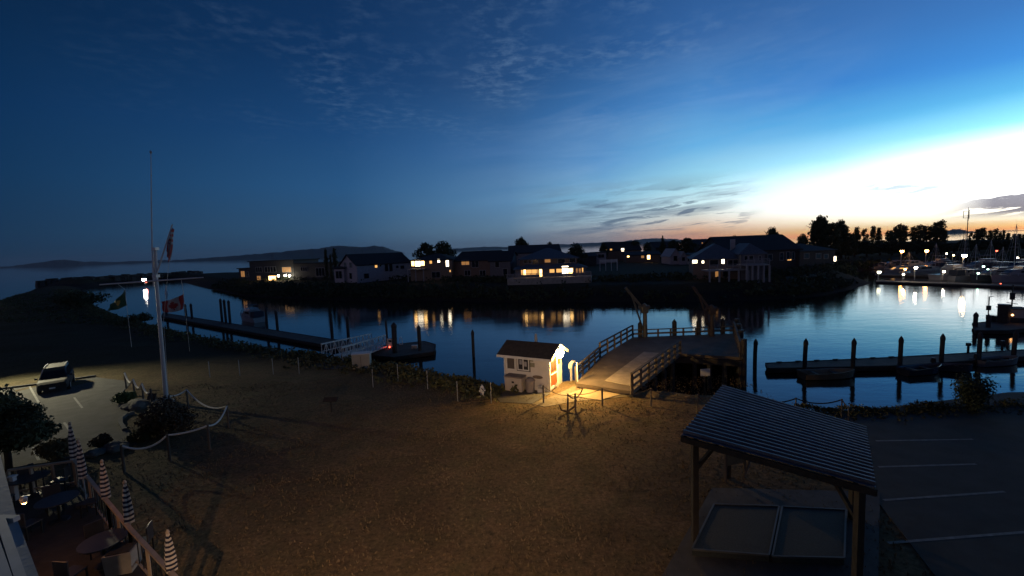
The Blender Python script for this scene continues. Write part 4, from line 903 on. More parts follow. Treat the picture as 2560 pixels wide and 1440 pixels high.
# ================================================================== floating docks and pilings
def dock(lbl, corners, z=-1.76, th=.38, cleats=0):
    c = [G(*p, z) for p in corners]; b = c[0]; t = thing('floating_dock', lbl, 'dock', (b.x, b.y, z - th), 0, 'floating docks')
    MB().prism([(p.x, p.y) for p in c], z - .07, z).build('deck', DECKW, t, world=True)
    MB().prism([(p.x, p.y) for p in c], z - th, z - .074).build('float', WOODD, t, world=True)
    ed = MB()
    for a, b_ in zip(c, c[1:] + c[:1]): ed.beam((a.x, a.y, z - .10), (b_.x, b_.y, z - .10), .14, .26)
    ed.build('edge_board', WOODD, t, world=True)
    for i in range(cleats):
        p = c[0].lerp(c[1], (i + .6) / cleats) + Vector((0, -.25, 0)); mb = MB(); mb.beam((p.x - .22, p.y, z + .14), (p.x + .22, p.y, z + .14), .06); mb.beam((p.x - .07, p.y, z), (p.x - .07, p.y, z + .12), .05); mb.beam((p.x + .07, p.y, z), (p.x + .07, p.y, z + .12), .05); mb.build('cleat', BLK, t, world=True)
    return t
dock('long narrow floating dock running left from the gangway', ((408, 782), (600, 812), (862, 853), (905, 866), (880, 876), (850, 869), (590, 824), (404, 791)))
dock('short wide floating dock at the foot of the gangway', ((922, 868), (1060, 853), (1088, 861), (1086, 879), (985, 893), (935, 889)))
dock('long floating dock in front of the bright water at right', ((1915, 908), (2240, 893), (2620, 871), (2620, 887), (2250, 914), (1920, 921)), cleats=7)
dock('short floating dock with a work boat at the right edge', ((2432, 808), (2620, 788), (2620, 815), (2520, 826), (2440, 826)), cleats=3)
def piling(lbl, px, top_py, base_py, r=.17, grp=None, lean=0, tx=None):
    b = G(px, base_py, WZ); h_ = zof(b, top_py); q_ = (xof(tx, top_py, b.y) - b.x if tx else lean) + random.uniform(-.07, .07)
    mb = MB(); mb.tube([(b.x, b.y, -6), (b.x + q_ * .5, b.y, (h_ + WZ) / 2), (b.x + q_, b.y, h_ - .25)], r, 12); mb.lathe([(r * 1.12, -.3), (r * 1.12, -.12), (r * .9, 0.0), (.03, .22)], (b.x + q_, b.y, h_ - .22), 12)
    return top(mb, 'piling', PILE, lbl, 'piling', grp, (b.x, b.y, WZ))
LD = ((418, 752, 795), (467, 759, 800), (481, 758, 803), (556, 746, 812), (566, 748, 815), (576, 750, 817), (668, 768, 826), (695, 775, 831), (831, 782, 848), (872, 790, 854))
for i, (x, tp_, bs) in enumerate(LD): piling(f'{ORD[i]} piling from the left along the long left dock', x, tp_, bs, .19, 'pilings of the left docks')
piling('thin piling just left of the thick one at the gangway foot', 970, 800, 872, .12, 'pilings of the left docks'); piling('thick dark piling at the gangway foot', 988, 806, 892, .27, 'pilings of the left docks')
piling('piling at the outer end of the short wide dock', 1051, 812, 886, .2, 'pilings of the left docks'); piling('lone piling standing in open water left of the hut', 1184, 824, 893, .15, 'pilings of the left docks')
RD = ((1886, 847, 918), (2010, 846, 934), (2131, 845, 931), (2249, 840, 925), (2352, 834, 919), (2446, 829, 911), (2531, 825, 903))
for i, (x, tp_, bs) in enumerate(RD): piling(('lone piling off the left end of the right-hand dock' if i == 0 else f'{ORD[i - 1]} piling from the left through the right-hand dock'), x, tp_, bs, .155, 'pilings of the right-hand dock', tx=x + (3, 3, 4, 5, 6, 7, 8)[i])
piling('left dark piling of the short dock at the right edge', 2437, 780, 826, .2, 'pilings of the right-hand dock', tx=2439); piling('right dark piling of the short dock at the right edge', 2470, 785, 828, .2, 'pilings of the right-hand dock', tx=2473)
# gangway
P0, P1 = G(857, 908, -.02), G(966, 866, -1.5); Q0, Q1 = G(806, 897, -.02), G(930, 862, -1.5)
t = thing('gangway', 'white railed metal gangway sloping down to the floating dock', 'gangway', tuple(P0))
HT = 1.25
def truss(a, b, name):
    mb = MB(); n = 14; up = Vector((0, 0, HT)); mb.beam(a, b, .10, .14); mb.beam(a + up, b + up, .09, .11); mb.beam(a + up * .5, b + up * .5, .04, .05)
    for i in range(n + 1): c = a.lerp(b, i / n); mb.beam(c, c + up, .055)
    for i in range(n): c = a.lerp(b, i / n); d_ = a.lerp(b, (i + 1) / n); mb.beam(c + (up if i % 2 else Vector()), d_ + (Vector() if i % 2 else up), .045)
    mb.build(name, ALU, t, world=True)
truss(P0, P1, 'side_truss'); truss(Q0, Q1, 'side_truss')
MB().add([P0, P1, Q1, Q0, P0 - Vector((0, 0, .1)), P1 - Vector((0, 0, .1)), Q1 - Vector((0, 0, .1)), Q0 - Vector((0, 0, .1))], [(0, 1, 2, 3), (7, 6, 5, 4), (0, 4, 5, 1), (1, 5, 6, 2), (2, 6, 7, 3), (3, 7, 4, 0)]).build('walkway', METAL, t, world=True)
b = G(906, 922, -.1); t = thing('utility_box', 'pale utility box on the bank below the gangway', 'box', (b.x, b.y, -.15), .15)
MB().box((0, 0, .62), (1.3, .8, 1.24)).build('body', mat('cream_box', (.42, .42, .34), .6, .12, 2), t, bevel=.04); MB().box((0, -.405, .62), (.02, .02, 1.0)).build('door_seam', BLK, t); MB().box((0, 0, 1.27), (1.38, .88, .06)).build('lid', WHITE, t)
b = G(977, 868, -1.7); t = thing('dock_kiosk', 'small white kiosk with a dark screen on the short dock', 'kiosk', tuple(b), 0)
MB().box((0, 0, .5), (.62, .5, 1.0)).build('body', WHITE, t, bevel=.05); MB().box((.02, -.262, .74), (.34, .02, .2)).build('screen', DGLASS, t); MB().lathe([(.03, 0), (.07, .06), (.03, .12)], (-.05, -.3, .02), 8).build('red_light', BULBR, t)
b = G(1003, 862, -1.7); t = thing('hose_rack', 'small white hooped hose rack on the short dock', 'rack', tuple(b)); MB().tube([(-.14, 0, 0), (-.14, 0, .7), (0, 0, .9), (.14, 0, .7), (.14, 0, 0)], .03, 6).build('hoop', WHITE, t); MB().box((0, 0, .03), (.4, .2, .06)).build('base', METAL, t)
b = G(1037, 871, -1.7); t = thing('dock_box', 'low pale box lying on the short dock', 'box', tuple(b)); MB().box((0, 0, .16), (.6, .4, .3)).build('body', TRIM, t, bevel=.03); MB().box((0, 0, .335), (.64, .44, .05)).build('lid', WHITE, t)
# ================================================================== marina
def hull_mesh(Lh, Bm, Hf, Ha, deckz, n=9, draft=.35, flare=.18):
    """pointed bow at +x, transom at -x"""
    rows = []
    for i in range(n):
        t = i / (n - 1); x = -Lh / 2 + Lh * t; w_ = Bm / 2 * (1 - max(0, (t - .45) / .55) ** 2.2) ** .8 if t < 1 else 0.02; z = Ha + (Hf - Ha) * t ** 2
        rows.append([(x - (0 if t < 1 else 0), -w_, z), (x - .1 * t * Lh * .3, -w_ * (1 - flare), 0), (x - .12 * t * Lh * .6, 0, -draft * (1 - t * .7)), (x - .1 * t * Lh * .3, w_ * (1 - flare), 0), (x, w_, z)])
    return rows
def cruiser_parts(t, Lh, fly=True, hullm=None, cabinm=None, lit=False, canvas=False):
    rows = hull_mesh(Lh, Lh * .33, Lh * .16, Lh * .11, 0); mb = MB(); K = 5
    for r_ in rows: mb.v += r_
    for i in range(len(rows) - 1):
        for k in range(K - 1): mb.f.append((i * K + k, (i + 1) * K + k, (i + 1) * K + k + 1, i * K + k + 1))
        mb.f.append((i * K + 4, (i + 1) * K + 4, (i + 1) * K, i * K))
    mb.f.append((4, 3, 2, 1, 0)); mb.build('hull', hullm or SKIN_HULL, t)
    s = Lh / 10; cb = MB(); z0 = Lh * .115
    def side(y): return [(-2.6 * s, y, z0), (2.9 * s, y * .75, z0 + .25 * s), (1.2 * s, y * .75, z0 + 1.35 * s), (-2.4 * s, y, z0 + 1.45 * s)]
    a, b = side(-1.25 * s), side(1.25 * s); cb.add(a + b, [(0, 1, 2, 3), (7, 6, 5, 4), (0, 4, 5, 1), (1, 5, 6, 2), (2, 6, 7, 3), (3, 7, 4, 0)]); cab = cb.build('cabin', cabinm or SKIN_HULL, t)
    gm_ = LITW if lit else DGLASS; w_ = MB()
    for y in (-1, 1):
        yy = y * 1.262 * s; w_.add([(-2.1 * s, yy, z0 + .7 * s), (.6 * s, y * 1.12 * s, z0 + .75 * s), (.45 * s, y * 1.12 * s, z0 + 1.15 * s), (-2.1 * s, yy, z0 + 1.2 * s)], [(0, 1, 2, 3) if y < 0 else (3, 2, 1, 0)])
    w_.add([(2.55 * s, -.8 * s, z0 + .62 * s), (2.55 * s, .8 * s, z0 + .62 * s), (1.5 * s, .8 * s, z0 + 1.3 * s), (1.5 * s, -.8 * s, z0 + 1.3 * s)], [(0, 1, 2, 3)]); w_.build('cabin_window', gm_, cab)
    if fly:
        f = MB(); f.box((-1.0 * s, 0, z0 + 1.75 * s), (2.4 * s, 2.2 * s, .5 * s), taper=.85); f.build('flybridge', SKIN_HULL, t); f = MB()
        for x in (-1.9 * s, -.1 * s): 
            for y in (-.95 * s, .95 * s): f.beam((x, y, z0 + 1.95 * s), (x, y, z0 + 2.7 * s), .06)
        f.box((-1.0 * s, 0, z0 + 2.74 * s), (2.2 * s, 2.1 * s, .08 * s)); f.build('bimini', CANV, t)
    if canvas: MB().box((-3.5 * s, 0, z0 + .7 * s), (1.9 * s, 2.4 * s, 1.3 * s), taper=.9).build('canvas_cover', CANV, t)
    r = MB(); pr = [(rows[i][4][0], rows[i][4][1] * .92, rows[i][4][2]) for i in range(4, 9)]
    for y in (1, -1):
        P_ = [Vector((p[0], p[1] * y, p[2] + .55 * s)) for p in pr]; r.tube(P_, .03, 5)
        for p in P_: r.beam(p - Vector((0, 0, .55 * s)), p, .035)
    r.build('bow_rail', METAL, t)
def boat_at(name, label, px, py, Lh, rz, grp, **k):
    b = G(px, py, WZ); t = thing(name, label, 'boat', (b.x, b.y, WZ + .02), rz, grp); cruiser_parts(t, Lh, **k); return t
MG = 'boats moored in the marina'
boat_at('motor_cruiser', 'white cruiser under the brightest lamp, leftmost of the big marina boats', 2313, 690, 10, -.05, MG, fly=False)
boat_at('motor_cruiser', 'small cruiser with a lit cabin at the left end of the marina', 2248, 684, 7, 2.9, MG, lit=True)
boat_at('motor_cruiser', 'cruiser glowing orange in the dock lamp light', 2392, 697, 10.5, .05, MG, fly=True)
boat_at('motor_cruiser', 'sleek cruiser right beside the orange-lit one', 2430, 699, 9, -.1, MG, fly=False, canvas=True)
boat_at('motor_cruiser', 'dark-hulled cruiser right of the lamp post', 2487, 701, 9, 2.9, MG, hullm=HULLD)
boat_at('motor_cruiser', 'tall white cruiser at the right edge of the marina', 2545, 704, 10, 3.0, MG, fly=True)
for i, (x, y, L_, rz) in enumerate(((2200, 672, 8, .2), (2232, 670, 8, 2.8), (2282, 672, 10, 0.1), (2345, 674, 10, 3.0), (2372, 676, 9, .1), (2455, 680, 11, 3.0), (2512, 682, 11, .1), (2556, 684, 11, 3.1))):
    boat_at('motor_boat', f'{ORD[i]} boat from the left in the rear row of the marina', x, y, L_, rz, 'boats in the rear row of the marina', fly=bool(i % 2), canvas=not i % 2)
def sailboat(label, px, py, toppy, Lh=9):
    b = G(px, py, WZ); t = thing('sailboat', label, 'boat', (b.x, b.y, WZ + .02), .3, 'sailboats in the marina'); rows = hull_mesh(Lh, Lh * .27, 1.0, .9, 0, flare=.3); mb = MB()
    for r_ in rows: mb.v += r_
    for i in range(len(rows) - 1):
        for k in range(4): mb.f.append((i * 5 + k, (i + 1) * 5 + k, (i + 1) * 5 + k + 1, i * 5 + k + 1))
        mb.f.append((i * 5 + 4, (i + 1) * 5 + 4, (i + 1) * 5, i * 5))
    mb.f.append((4, 3, 2, 1, 0)); mb.build('hull', SKIN_HULL, t); MB().box((-.3, 0, 1.15), (3.4, 1.5, .5), taper=.85).build('cabin', SKIN_HULL, t)
    h_ = zof(b, toppy) - WZ; m = MB().tube([(.6, 0, .8), (.6, 0, h_)], [.08, .05], 6).build('mast', ALU, t); MB().tube([(.6, 0, 2.1), (-3.2, 0, 2.0)], .07, 6).build('boom', ALU, t)
    MB().beam((.6, -.9, h_ * .55), (.6, .9, h_ * .55), .05).build('spreader', ALU, m)
    st = MB(); 
    for q_ in ((4.2, 0), (-4.2, 0), (.3, 1.1), (.3, -1.1)): st.beam((.6, 0, h_ - .1), (q_[0], q_[1], 1.0), .025)
    st.build('stay', METAL, m)
for i, (x, y, tp_) in enumerate(((2268, 676, 630), (2334, 678, 608), (2405, 684, 572), (2433, 683, 610), (2470, 684, 600), (2500, 686, 618), (2530, 688, 560))):
    sailboat(f'{ORD[i]} sailboat mast from the left among the marina boats', x, y, tp_)
for i, (x0, y0, x1, y1) in enumerate(((2188, 684, 2600, 690), (2190, 700, 2620, 714))):
    c = [G(x0, y0, -1.8), G(x1, y1, -1.8), G(x1, y1 + 4, -1.8), G(x0, y0 + 3.5, -1.8)]; t = thing('marina_dock', ('far mooring dock behind the big cruisers', 'near mooring dock along the front of the marina')[i], 'dock', (c[0].x, c[0].y, -2.2), 0, 'marina docks')
    MB().prism([(p.x, p.y) for p in c], -1.95, -1.8).build('deck', DECKW, t, world=True); MB().prism([(p.x, p.y) for p in c], -2.3, -1.955).build('float', WOODD, t, world=True)
def lamp(label, px, py, Yd, bulb, r, name='street_lamp', post=True, grp='marina lamps', cat='lamp', basez=None):
    p = V(px, py, Yd); bz = basez if basez is not None else max(tz(p.x, p.y), -1.8); t = thing(name, label, cat, (p.x, p.y, bz), 0, grp); h_ = p.z - bz
    if h_ > .8:
        MB().tube([(0, .25, 0), (0, .25, h_ + .3)], .08, 6).build('pole', METAL, t); MB().beam((0, .25, h_ + .3), (0, 0, h_ + .28), .07).build('arm', METAL, t)
    else: MB().beam((0, .2, -.2), (0, .2, h_), .15).build('pedestal', WHITE, t)
    MB().lathe([(r * 1.05, r * .55), (r * .9, r * .9), (.05, r * 1.3)], (0, 0, h_), 10).build('hood', METAL, t); MB().lathe([(r * .3, -r), (r * .85, -r * .55), (r, 0), (r * .85, r * .45)], (0, 0, h_), 10).build('bulb', bulb, t)
    return t
lamp('left orange street lamp behind the marina', 2255, 628, 128, BULBO, .42); lamp('right orange street lamp behind the marina', 2317, 627, 128, BULBO, .42)
lamp('tall white-orange dock lamp above the glowing cruiser', 2411, 639, 97, mat('peach_bulb', (.9, .7, .5), .5, 0, 1, emit=(1, .66, .36), estr=75), .42, basez=-1.8)
for x, y, Yd, m, r, l in ((2290, 669, 97, BULBW, .36, 'bright white lamp over the leftmost big cruiser'), (2263, 673, 99, BULBO, .26, 'orange lamp beside the small lit cruiser'), (2259, 685, 97, BULBW, .22, 'low white lamp at the water by the small lit cruiser'), (2360, 679, 95, BULBW, .26, 'white lamp just left of the orange-lit cruiser'), (2446, 683, 93, BULBG, .24, 'pale lamp just right of the sleek cruiser'), (2198, 680, 101, mat('cream_bulb', (.8, .8, .6), .5, 0, 1, emit=(1, .95, .65), estr=5), .5, 'pale dock light at the channel corner'), (2459, 666, 105, BULBG, .26, 'greenish lamp in the rear row'), (2470, 673, 103, BULBG, .2, 'lower greenish lamp in the rear row'), (2506, 657, 112, BULBW, .16, 'small white lamp among the rear masts'), (2492, 627, 130, BULBR, .3, 'small red light up in the trees behind the marina'), (2545, 644, 125, BULBW, .22, 'small white lamp near the right edge behind the marina'), (2515, 689, 91, BULBW, .24, 'white lamp low at the right of the marina'), (2367, 634, 128, BULBW, .2, 'left small white lamp between the street lamps and the mast'), (2384, 638, 126, mat('yellow_bulb', (.9, .8, .3), .5, 0, 1, emit=(1, .8, .3), estr=20), .28, 'yellow lamp left of the tall dock lamp'), (2502, 709, 88, BULBR, .12, 'tiny light at the waterline at the right of the marina')):
    lamp(l, x, y, Yd, m, r * .8, 'dock_lamp')
b = V(360, 699, 200); t = lamp('bright harbour light across the bay, left of the flagpole', 360, 699, 200, mat('harbour_bulb', (.9, .9, .9), .5, 0, 1, emit=(1, .92, .84), estr=70), .75, 'harbour_light', grp='harbour entrance lights', basez=-1.5)
MB().lathe([(.1, -1.1), (.35, -.9), (.35, -.5), (.1, -.3)], (.9, 0, b.z + 1.5 - .3), 8).build('red_bulb', mat('harbour_red', (.9, .2, .15), .5, 0, 1, emit=(1, .14, .08), estr=12), t)
# radio mast
b = V(2415, 640, 150); zt = zof(b, 521); t = thing('radio_mast', 'tall thin radio mast with crossed antennas against the sunset', 'mast', (b.x, b.y, .3)); 
MB().tube([(0, 0, 0), (0, 0, (zt + 8) * .5), (0, 0, zt)], [.18, .12, .07], 6).build('pole', BLK, t)
an = MB(); z1, z2 = zof(b, 531), zof(b, 547)
for z in (z1, z2): an.beam((-1.7, 0, z), (.3, 0, z), .10)
an.beam((-1.6, 0, z2), (-1.6, 0, z1 + .3), .10); an.beam((.3, 0, z2 - .4), (.3, 0, z1 + .6), .12); an.build('antenna', BLK, t)
b = V(2407, 640, 152); MBp = MB().tube([(b.x, b.y, .3), (b.x, b.y, zof(b, 576))], .07, 6); top(MBp, 'pole', BLK, 'short thin pole left of the radio mast foot', 'pole', None, (b.x, b.y, .3))

# ================================================================== small craft by the docks
def dinghy(label, px, py, Lh, rz, hm, motor=False, grp='small boats tied to the right-hand dock'):
    b = G(px, py, WZ); t = thing('dinghy', label, 'boat', (b.x, b.y, WZ + .05), rz, grp); rows = hull_mesh(Lh, Lh * .36, .62, .46, 0, n=11, draft=.15, flare=.22); mb = MB(); K = 5
    for r_ in rows: mb.v += r_
    inner = [[(p[0] * .96, p[1] * .88, p[2] - .02 if k in (0, 4) else .12) for k, p in enumerate(r_)] for r_ in rows]
    off = len(mb.v)
    for r_ in inner: mb.v += r_
    for i in range(10):
        for k in range(4): mb.f.append((i * K + k, (i + 1) * K + k, (i + 1) * K + k + 1, i * K + k + 1)); mb.f.append((off + i * K + k + 1, off + (i + 1) * K + k + 1, off + (i + 1) * K + k, off + i * K + k))
        for k in (0, 4): mb.f.append((i * K + k, off + i * K + k, off + (i + 1) * K + k, (i + 1) * K + k))
    mb.f.append((4, 3, 2, 1, 0)); mb.f.append(tuple(off + k for k in range(5))); mb.build('hull', hm, t)
    for x in (-.25, .12): MB().box((Lh * x, 0, .36), (.26, Lh * .31, .04)).build('bench', WOOD, t)
    if motor: o_ = MB(); o_.box((-Lh / 2 - .08, 0, .75), (.3, .26, .38), taper=.8); o_.beam((-Lh / 2 - .1, 0, .6), (-Lh / 2 - .12, 0, -.2), .09); o_.build('outboard_motor', BLK, t, bevel=.03)
    return t
dinghy('tan open rowing boat at the left end of the right-hand dock', 2070, 945, 3.9, -.05, TANH)
dinghy('dark open boat with an upturned bow midway along the right-hand dock', 2305, 934, 3.3, .1, HULLD)
dinghy('small dark boat with an outboard beside the sixth piling', 2383, 928, 2.3, -.4, HULLD, True)
dinghy('pale grey skiff near the right end of the right-hand dock', 2494, 912, 3.5, .05, mat('grey_hull', (.16, .16, .16), .5, .2, 2), True)
for x, y, l in ((2420, 876, 'dark post with a sign plate on the right-hand dock'), (2505, 870, 'second dark post farther right on the right-hand dock')):
    b = G(x, y + 6, -1.7); t = thing('pedestal', l, 'post', tuple(b)); MB().box((0, 0, .3), (.12, .12, .6)).build('post', BLK, t); MB().box((0, 0, .72), (.28, .2, .26)).build('head', BLK, t)
b = G(2508, 806, -1.7); zt = zof(b, 761); MB0 = thing('steel_drum', 'dark upright drum on the short dock at the right edge', 'drum', tuple(b)); MB().lathe([(.5, 0), (.5, zt - b.z)], (0, 0, 0), 14).build('body', WOODD, MB0); MB().lathe([(.53, -.06), (.53, .02)], (0, 0, zt - b.z), 14).build('rim', BLK, MB0); MB().lathe([(.05, -.1), (.11, 0), (.05, .1)], (.35, -.55, .9), 8).build('small_lamp', mat('ember_bulb', (.8, .4, .2), .5, 0, 1, emit=(1, .45, .15), estr=8), MB0)
b = G(2469, 815, -1.7); zt = zof(b, 742); t = thing('lamp_post', 'thin unlit lamp post with a box head on the short dock', 'lamp post', tuple(b)); MB().tube([(0, 0, 0), (0, 0, zt - b.z)], .05, 6).build('pole', BLK, t); MB().box((0, 0, (zt - b.z) * .62), (.3, .25, .5)).build('box', BLK, t); MB().beam((0, 0, zt - b.z), (.5, 0, zt - b.z + .05), .05).build('arm', BLK, t)
b = G(2548, 815, WZ); t = thing('work_boat', 'dark work boat with a tall gear mast at the right edge', 'boat', (b.x + .6, b.y + .4, WZ), 2.9); rows = hull_mesh(6.5, 2.3, 1.2, .8, 0); mb = MB()
for r_ in rows: mb.v += r_
for i in range(len(rows) - 1):
    for k in range(4): mb.f.append((i * 5 + k, (i + 1) * 5 + k, (i + 1) * 5 + k + 1, i * 5 + k + 1))
    mb.f.append((i * 5 + 4, (i + 1) * 5 + 4, (i + 1) * 5, i * 5))
mb.f.append((4, 3, 2, 1, 0)); mb.build('hull', HULLD, t); MB().box((.6, 0, 1.35), (1.7, 1.5, 1.1), taper=.9).build('cabin', TRIM, t, bevel=.05); MB().box((.6, 0, 1.96), (2.2, 1.9, .08)).build('cabin_roof', WOODD, t)
MB().tube([(.9, 0, 1.9), (.9, 0, 4.6)], .06, 6).build('mast', BLK, t); MB().box((.9, 0, 3.3), (.3, .3, .8)).build('radar', BLK, t); MB().beam((.9, -.7, 2.5), (.9, .7, 2.5), .06).build('crossbar', BLK, t)
boat_at('cabin_boat', 'small cabin boat with a white stern moored at the long left dock', 628, 802, 7.2, 2.5, 'boats at the left dock', fly=True, canvas=True)
b = G(416, 733, WZ); t = thing('channel_marker', 'tiny white pointed channel marker out on the bay', 'buoy', tuple(b)); MB().lathe([(.5, -.2), (.5, .3), (.3, .35)], (0, 0, 0), 10).build('float', WHITE, t); MB().lathe([(.35, .35), (.2, 1.5), (.02, 2.9)], (0, 0, 0), 8).build('cone', WHITE, t)

# ================================================================== nautical flagpole
FPB = G(416, 1008, 0); fy = FPB.y
pole = thing('flagpole', 'tall white nautical flagpole with yardarm and slanting gaff', 'flagpole', tuple(FPB))
pm = V(390, 690, fy); pt = V(385, 385, fy); dbl = V(388, 622, fy)
WP = mat('flagpole_paint', (.50, .50, .50), .45, .1, 2)
MB().tube([FPB - Vector((0, 0, .3)), FPB.lerp(pm, .5), pm, dbl], [.125, .105, .09, .08], 12).build('lower_mast', WP, pole, world=True)
o_ = Vector((-.08, -.12, 0)); MB().tube([pm.lerp(FPB, .08) + o_, dbl + o_, V(386, 500, fy) + o_, pt + o_], [.042, .04, .03, .018], 10).build('topmast', WP, pole, world=True)
MB().box(tuple(dbl), (.24, .3, .16)).build('mast_cap', METAL, pole, world=True); MB().box(tuple(pm), (.24, .3, .16)).build('mast_collar', METAL, pole, world=True)
MB().lathe([(.02, -.1), (.07, 0), (.02, .1)], tuple(pt + o_ + Vector((0, 0, .08))), 10).build('truck_ball', METAL, pole, world=True)
ya, yb = V(257, 711, fy), V(514, 693, fy); MB().tube([ya + Vector((0, -.2, 0)), ya.lerp(yb, .5) + Vector((0, -.2, 0)), yb + Vector((0, -.2, 0))], [.035, .05, .03], 8).build('yardarm', WP, pole, world=True)
ga, gb_ = V(390, 690, fy), V(431, 561, fy); MB().tube([ga, gb_], [.045, .035], 8).build('gaff', WP, pole, world=True)
MB().tube([FPB + Vector((.25, -.1, .3)), V(404, 800, fy) + Vector((.2, -.1, 0)), gb_], .012, 4).build('halyard', ROPE, pole, world=True)
MB().lathe([(.45, 0), (.45, .12), (.3, .18), (.2, .4)], tuple(FPB), 14).build('footing', CONC, pole, world=True)
def flag(name, label, corners, colfun, nu=24, nv=14, wave=.12, droop=0.0, mats=None):
    """cloth between four corners (hoist top, hoist bottom, fly bottom, fly top) with ripples; stripes are faces of the cloth"""
    A, B, C_, D_ = corners; mb = MB(); ids = []
    for j in range(nv + 1):
        for i in range(nu + 1):
            u_, v_ = i / nu, j / nv; p = A.lerp(D_, u_).lerp(B.lerp(C_, u_), v_); p = p + Vector((0, wave * math.sin(u_ * 9 + v_ * 2) * u_ ** .5, -droop * math.sin(u_ * math.pi) * .3)) + Vector((.03 * math.sin(v_ * 7 + u_ * 4), 0, 0)); mb.v.append(tuple(p))
    for j in range(nv):
        for i in range(nu): mb.f.append((j * (nu + 1) + i, j * (nu + 1) + i + 1, (j + 1) * (nu + 1) + i + 1, (j + 1) * (nu + 1) + i)); ids.append(colfun((i + .5) / nu, (j + .5) / nv))
    o = top(mb, name, mats, label, 'flag', 'flags on the flagpole', tuple(A), smooth=True)
    for p, k in zip(o.data.polygons, ids): p.material_index = k
    return o
FRED = mat('flag_red', (.26, .025, .025), .8, .15, 3); FWHT = mat('flag_white', (.30, .30, .30), .8, .1, 3); FBLU = mat('flag_blue', (.02, .035, .12), .8, .15, 3); FGRN = mat('flag_green', (.02, .075, .035), .8, .2, 3); FGLD = mat('flag_gold', (.35, .25, .05), .8, .2, 3)
flag('hanging_flag', 'striped red and white flag with a blue canton hanging limp from the gaff', [V(429, 568, fy), V(415, 628, fy), V(426, 657, fy), V(432, 572, fy)], lambda u, v: 2 if (u < .5 and v < .5) else (0 if int((u * 7 if v > .5 else (1 - v) * 13)) % 2 == 0 else 1), 26, 26, .16, .3, [FRED, FWHT, FBLU])
def leafmask(u, v):
    x, y = (u - .5) * 2 * 1.9, (v - .5) * 2; pts_ = [(0, -.72), (.14, -.42), (.32, -.5), (.26, -.1), (.42, -.28), (.5, -.14), (.72, -.16), (.62, .06), (.7, .12), (.32, .42), (.36, .52), (.04, .46), (.04, .8), (-.04, .8), (-.04, .46), (-.36, .52), (-.32, .42), (-.7, .12), (-.62, .06), (-.72, -.16), (-.5, -.14), (-.42, -.28), (-.26, -.1), (-.32, -.5), (-.14, -.42)]
    return in_poly(x, y, pts_)
flag('maple_leaf_flag', 'red and white flag with a red maple leaf flying right of the pole', [V(403, 754, fy), V(408, 781, fy), V(462, 772, fy), V(459, 734, fy)], lambda u, v: 0 if (u < .25 or u > .75 or leafmask(u, v)) else 1, 48, 26, .10, .25, [FRED, FWHT])
flag('green_flag', 'dark green flag with a golden disc drooping left of the pole', [V(312, 723, fy), V(317, 762, fy), V(274, 776, fy), V(276, 760, fy)], lambda u, v: 1 if (u - .45) ** 2 * 1.6 + (v - .5) ** 2 < .035 else 0, 30, 20, .10, .3, [FGRN, FGLD])
for a_, b_ in (((300, 708), (312, 723)), ((459, 697), (459, 734)),):
    p, q_ = V(*a_, fy), V(*b_, fy); MB().tube([p + Vector((0, -.2, 0)), q_, Vector((q_.x, q_.y, q_.z - 3.5))], .010, 4).build('halyard', ROPE, pole, world=True)

# ================================================================== parked car
cb = G(128, 975, .03); car = thing('parked_car', 'dark sport utility vehicle parked at the lit lot', 'car', (cb.x - .2, cb.y + .6, .03), R(-50)); car.scale = (.84, .84, .84); CP = mat('dark_car_paint', (.008, .010, .013), .7, .1, 3); TY = mat('tyre_rubber', (.012, .012, .012), .9, .2, 5)
def car_sec(x, zs, ws): return [(x, y, z) for z, y in zip(zs, ws)] + [(x, -y, z) for z, y in list(zip(zs, ws))[::-1]]
def loft(secs):
    mb = MB(); n = len(secs[0])
    for s_ in secs: mb.v += s_
    for i in range(len(secs) - 1):
        for k in range(n): mb.f.append((i * n + k, i * n + (k + 1) % n, (i + 1) * n + (k + 1) % n, (i + 1) * n + k))
    mb.f.append(tuple(range(n))); mb.f.append(tuple((len(secs) - 1) * n + k for k in range(n))[::-1]); return mb
loft([car_sec(-2.25, (.38, .6, 1.0, 1.05), (.78, .86, .84, .7)), car_sec(-2.0, (.3, .6, 1.02, 1.1), (.86, .92, .90, .78)), car_sec(0, (.28, .6, 1.0, 1.07), (.9, .95, .93, .85)), car_sec(1.0, (.28, .6, 1.0, 1.06), (.9, .95, .93, .84)), car_sec(2.0, (.3, .6, .88, .95), (.86, .9, .86, .74)), car_sec(2.3, (.38, .55, .76, .8), (.74, .8, .76, .64))]).build('body', CP, car, bevel=.03)
loft([car_sec(-2.15, (1.05, 1.3, 1.4), (.80, .74, .66)), car_sec(-1.9, (1.05, 1.62, 1.7), (.84, .68, .60)), car_sec(.2, (1.05, 1.66, 1.75), (.86, .70, .62)), car_sec(.55, (1.05, 1.5, 1.58), (.85, .72, .64)), car_sec(1.2, (1.05, 1.08, 1.1), (.84, .80, .76))]).build('cabin', DGLASS, car)
rfm = MB().box((-.9, 0, 1.73), (2.2, 1.28, .07)).build('roof', CP, car, bevel=.03); rr_ = MB(); rr_.beam((-1.8, .6, 1.82), (.1, .6, 1.84), .05); rr_.build('roof_rail', METAL, rfm); rr_ = MB(); rr_.beam((-1.8, -.6, 1.82), (.1, -.6, 1.84), .05); rr_.build('roof_rail', METAL, rfm)
for x in (-1.4, 1.42):
    for y in (-.84, .84):
        w_ = MB(); w_.tube([(x, y - .11, .35), (x, y + .11, .35)], .35, 18); wo_ = w_.build('wheel', TY, car); MB().tube([(x, y - .125 if y < 0 else y + .112, .35), (x, y - .112 if y < 0 else y + .125, .35)], .21, 12).build('rim', METAL, wo_)
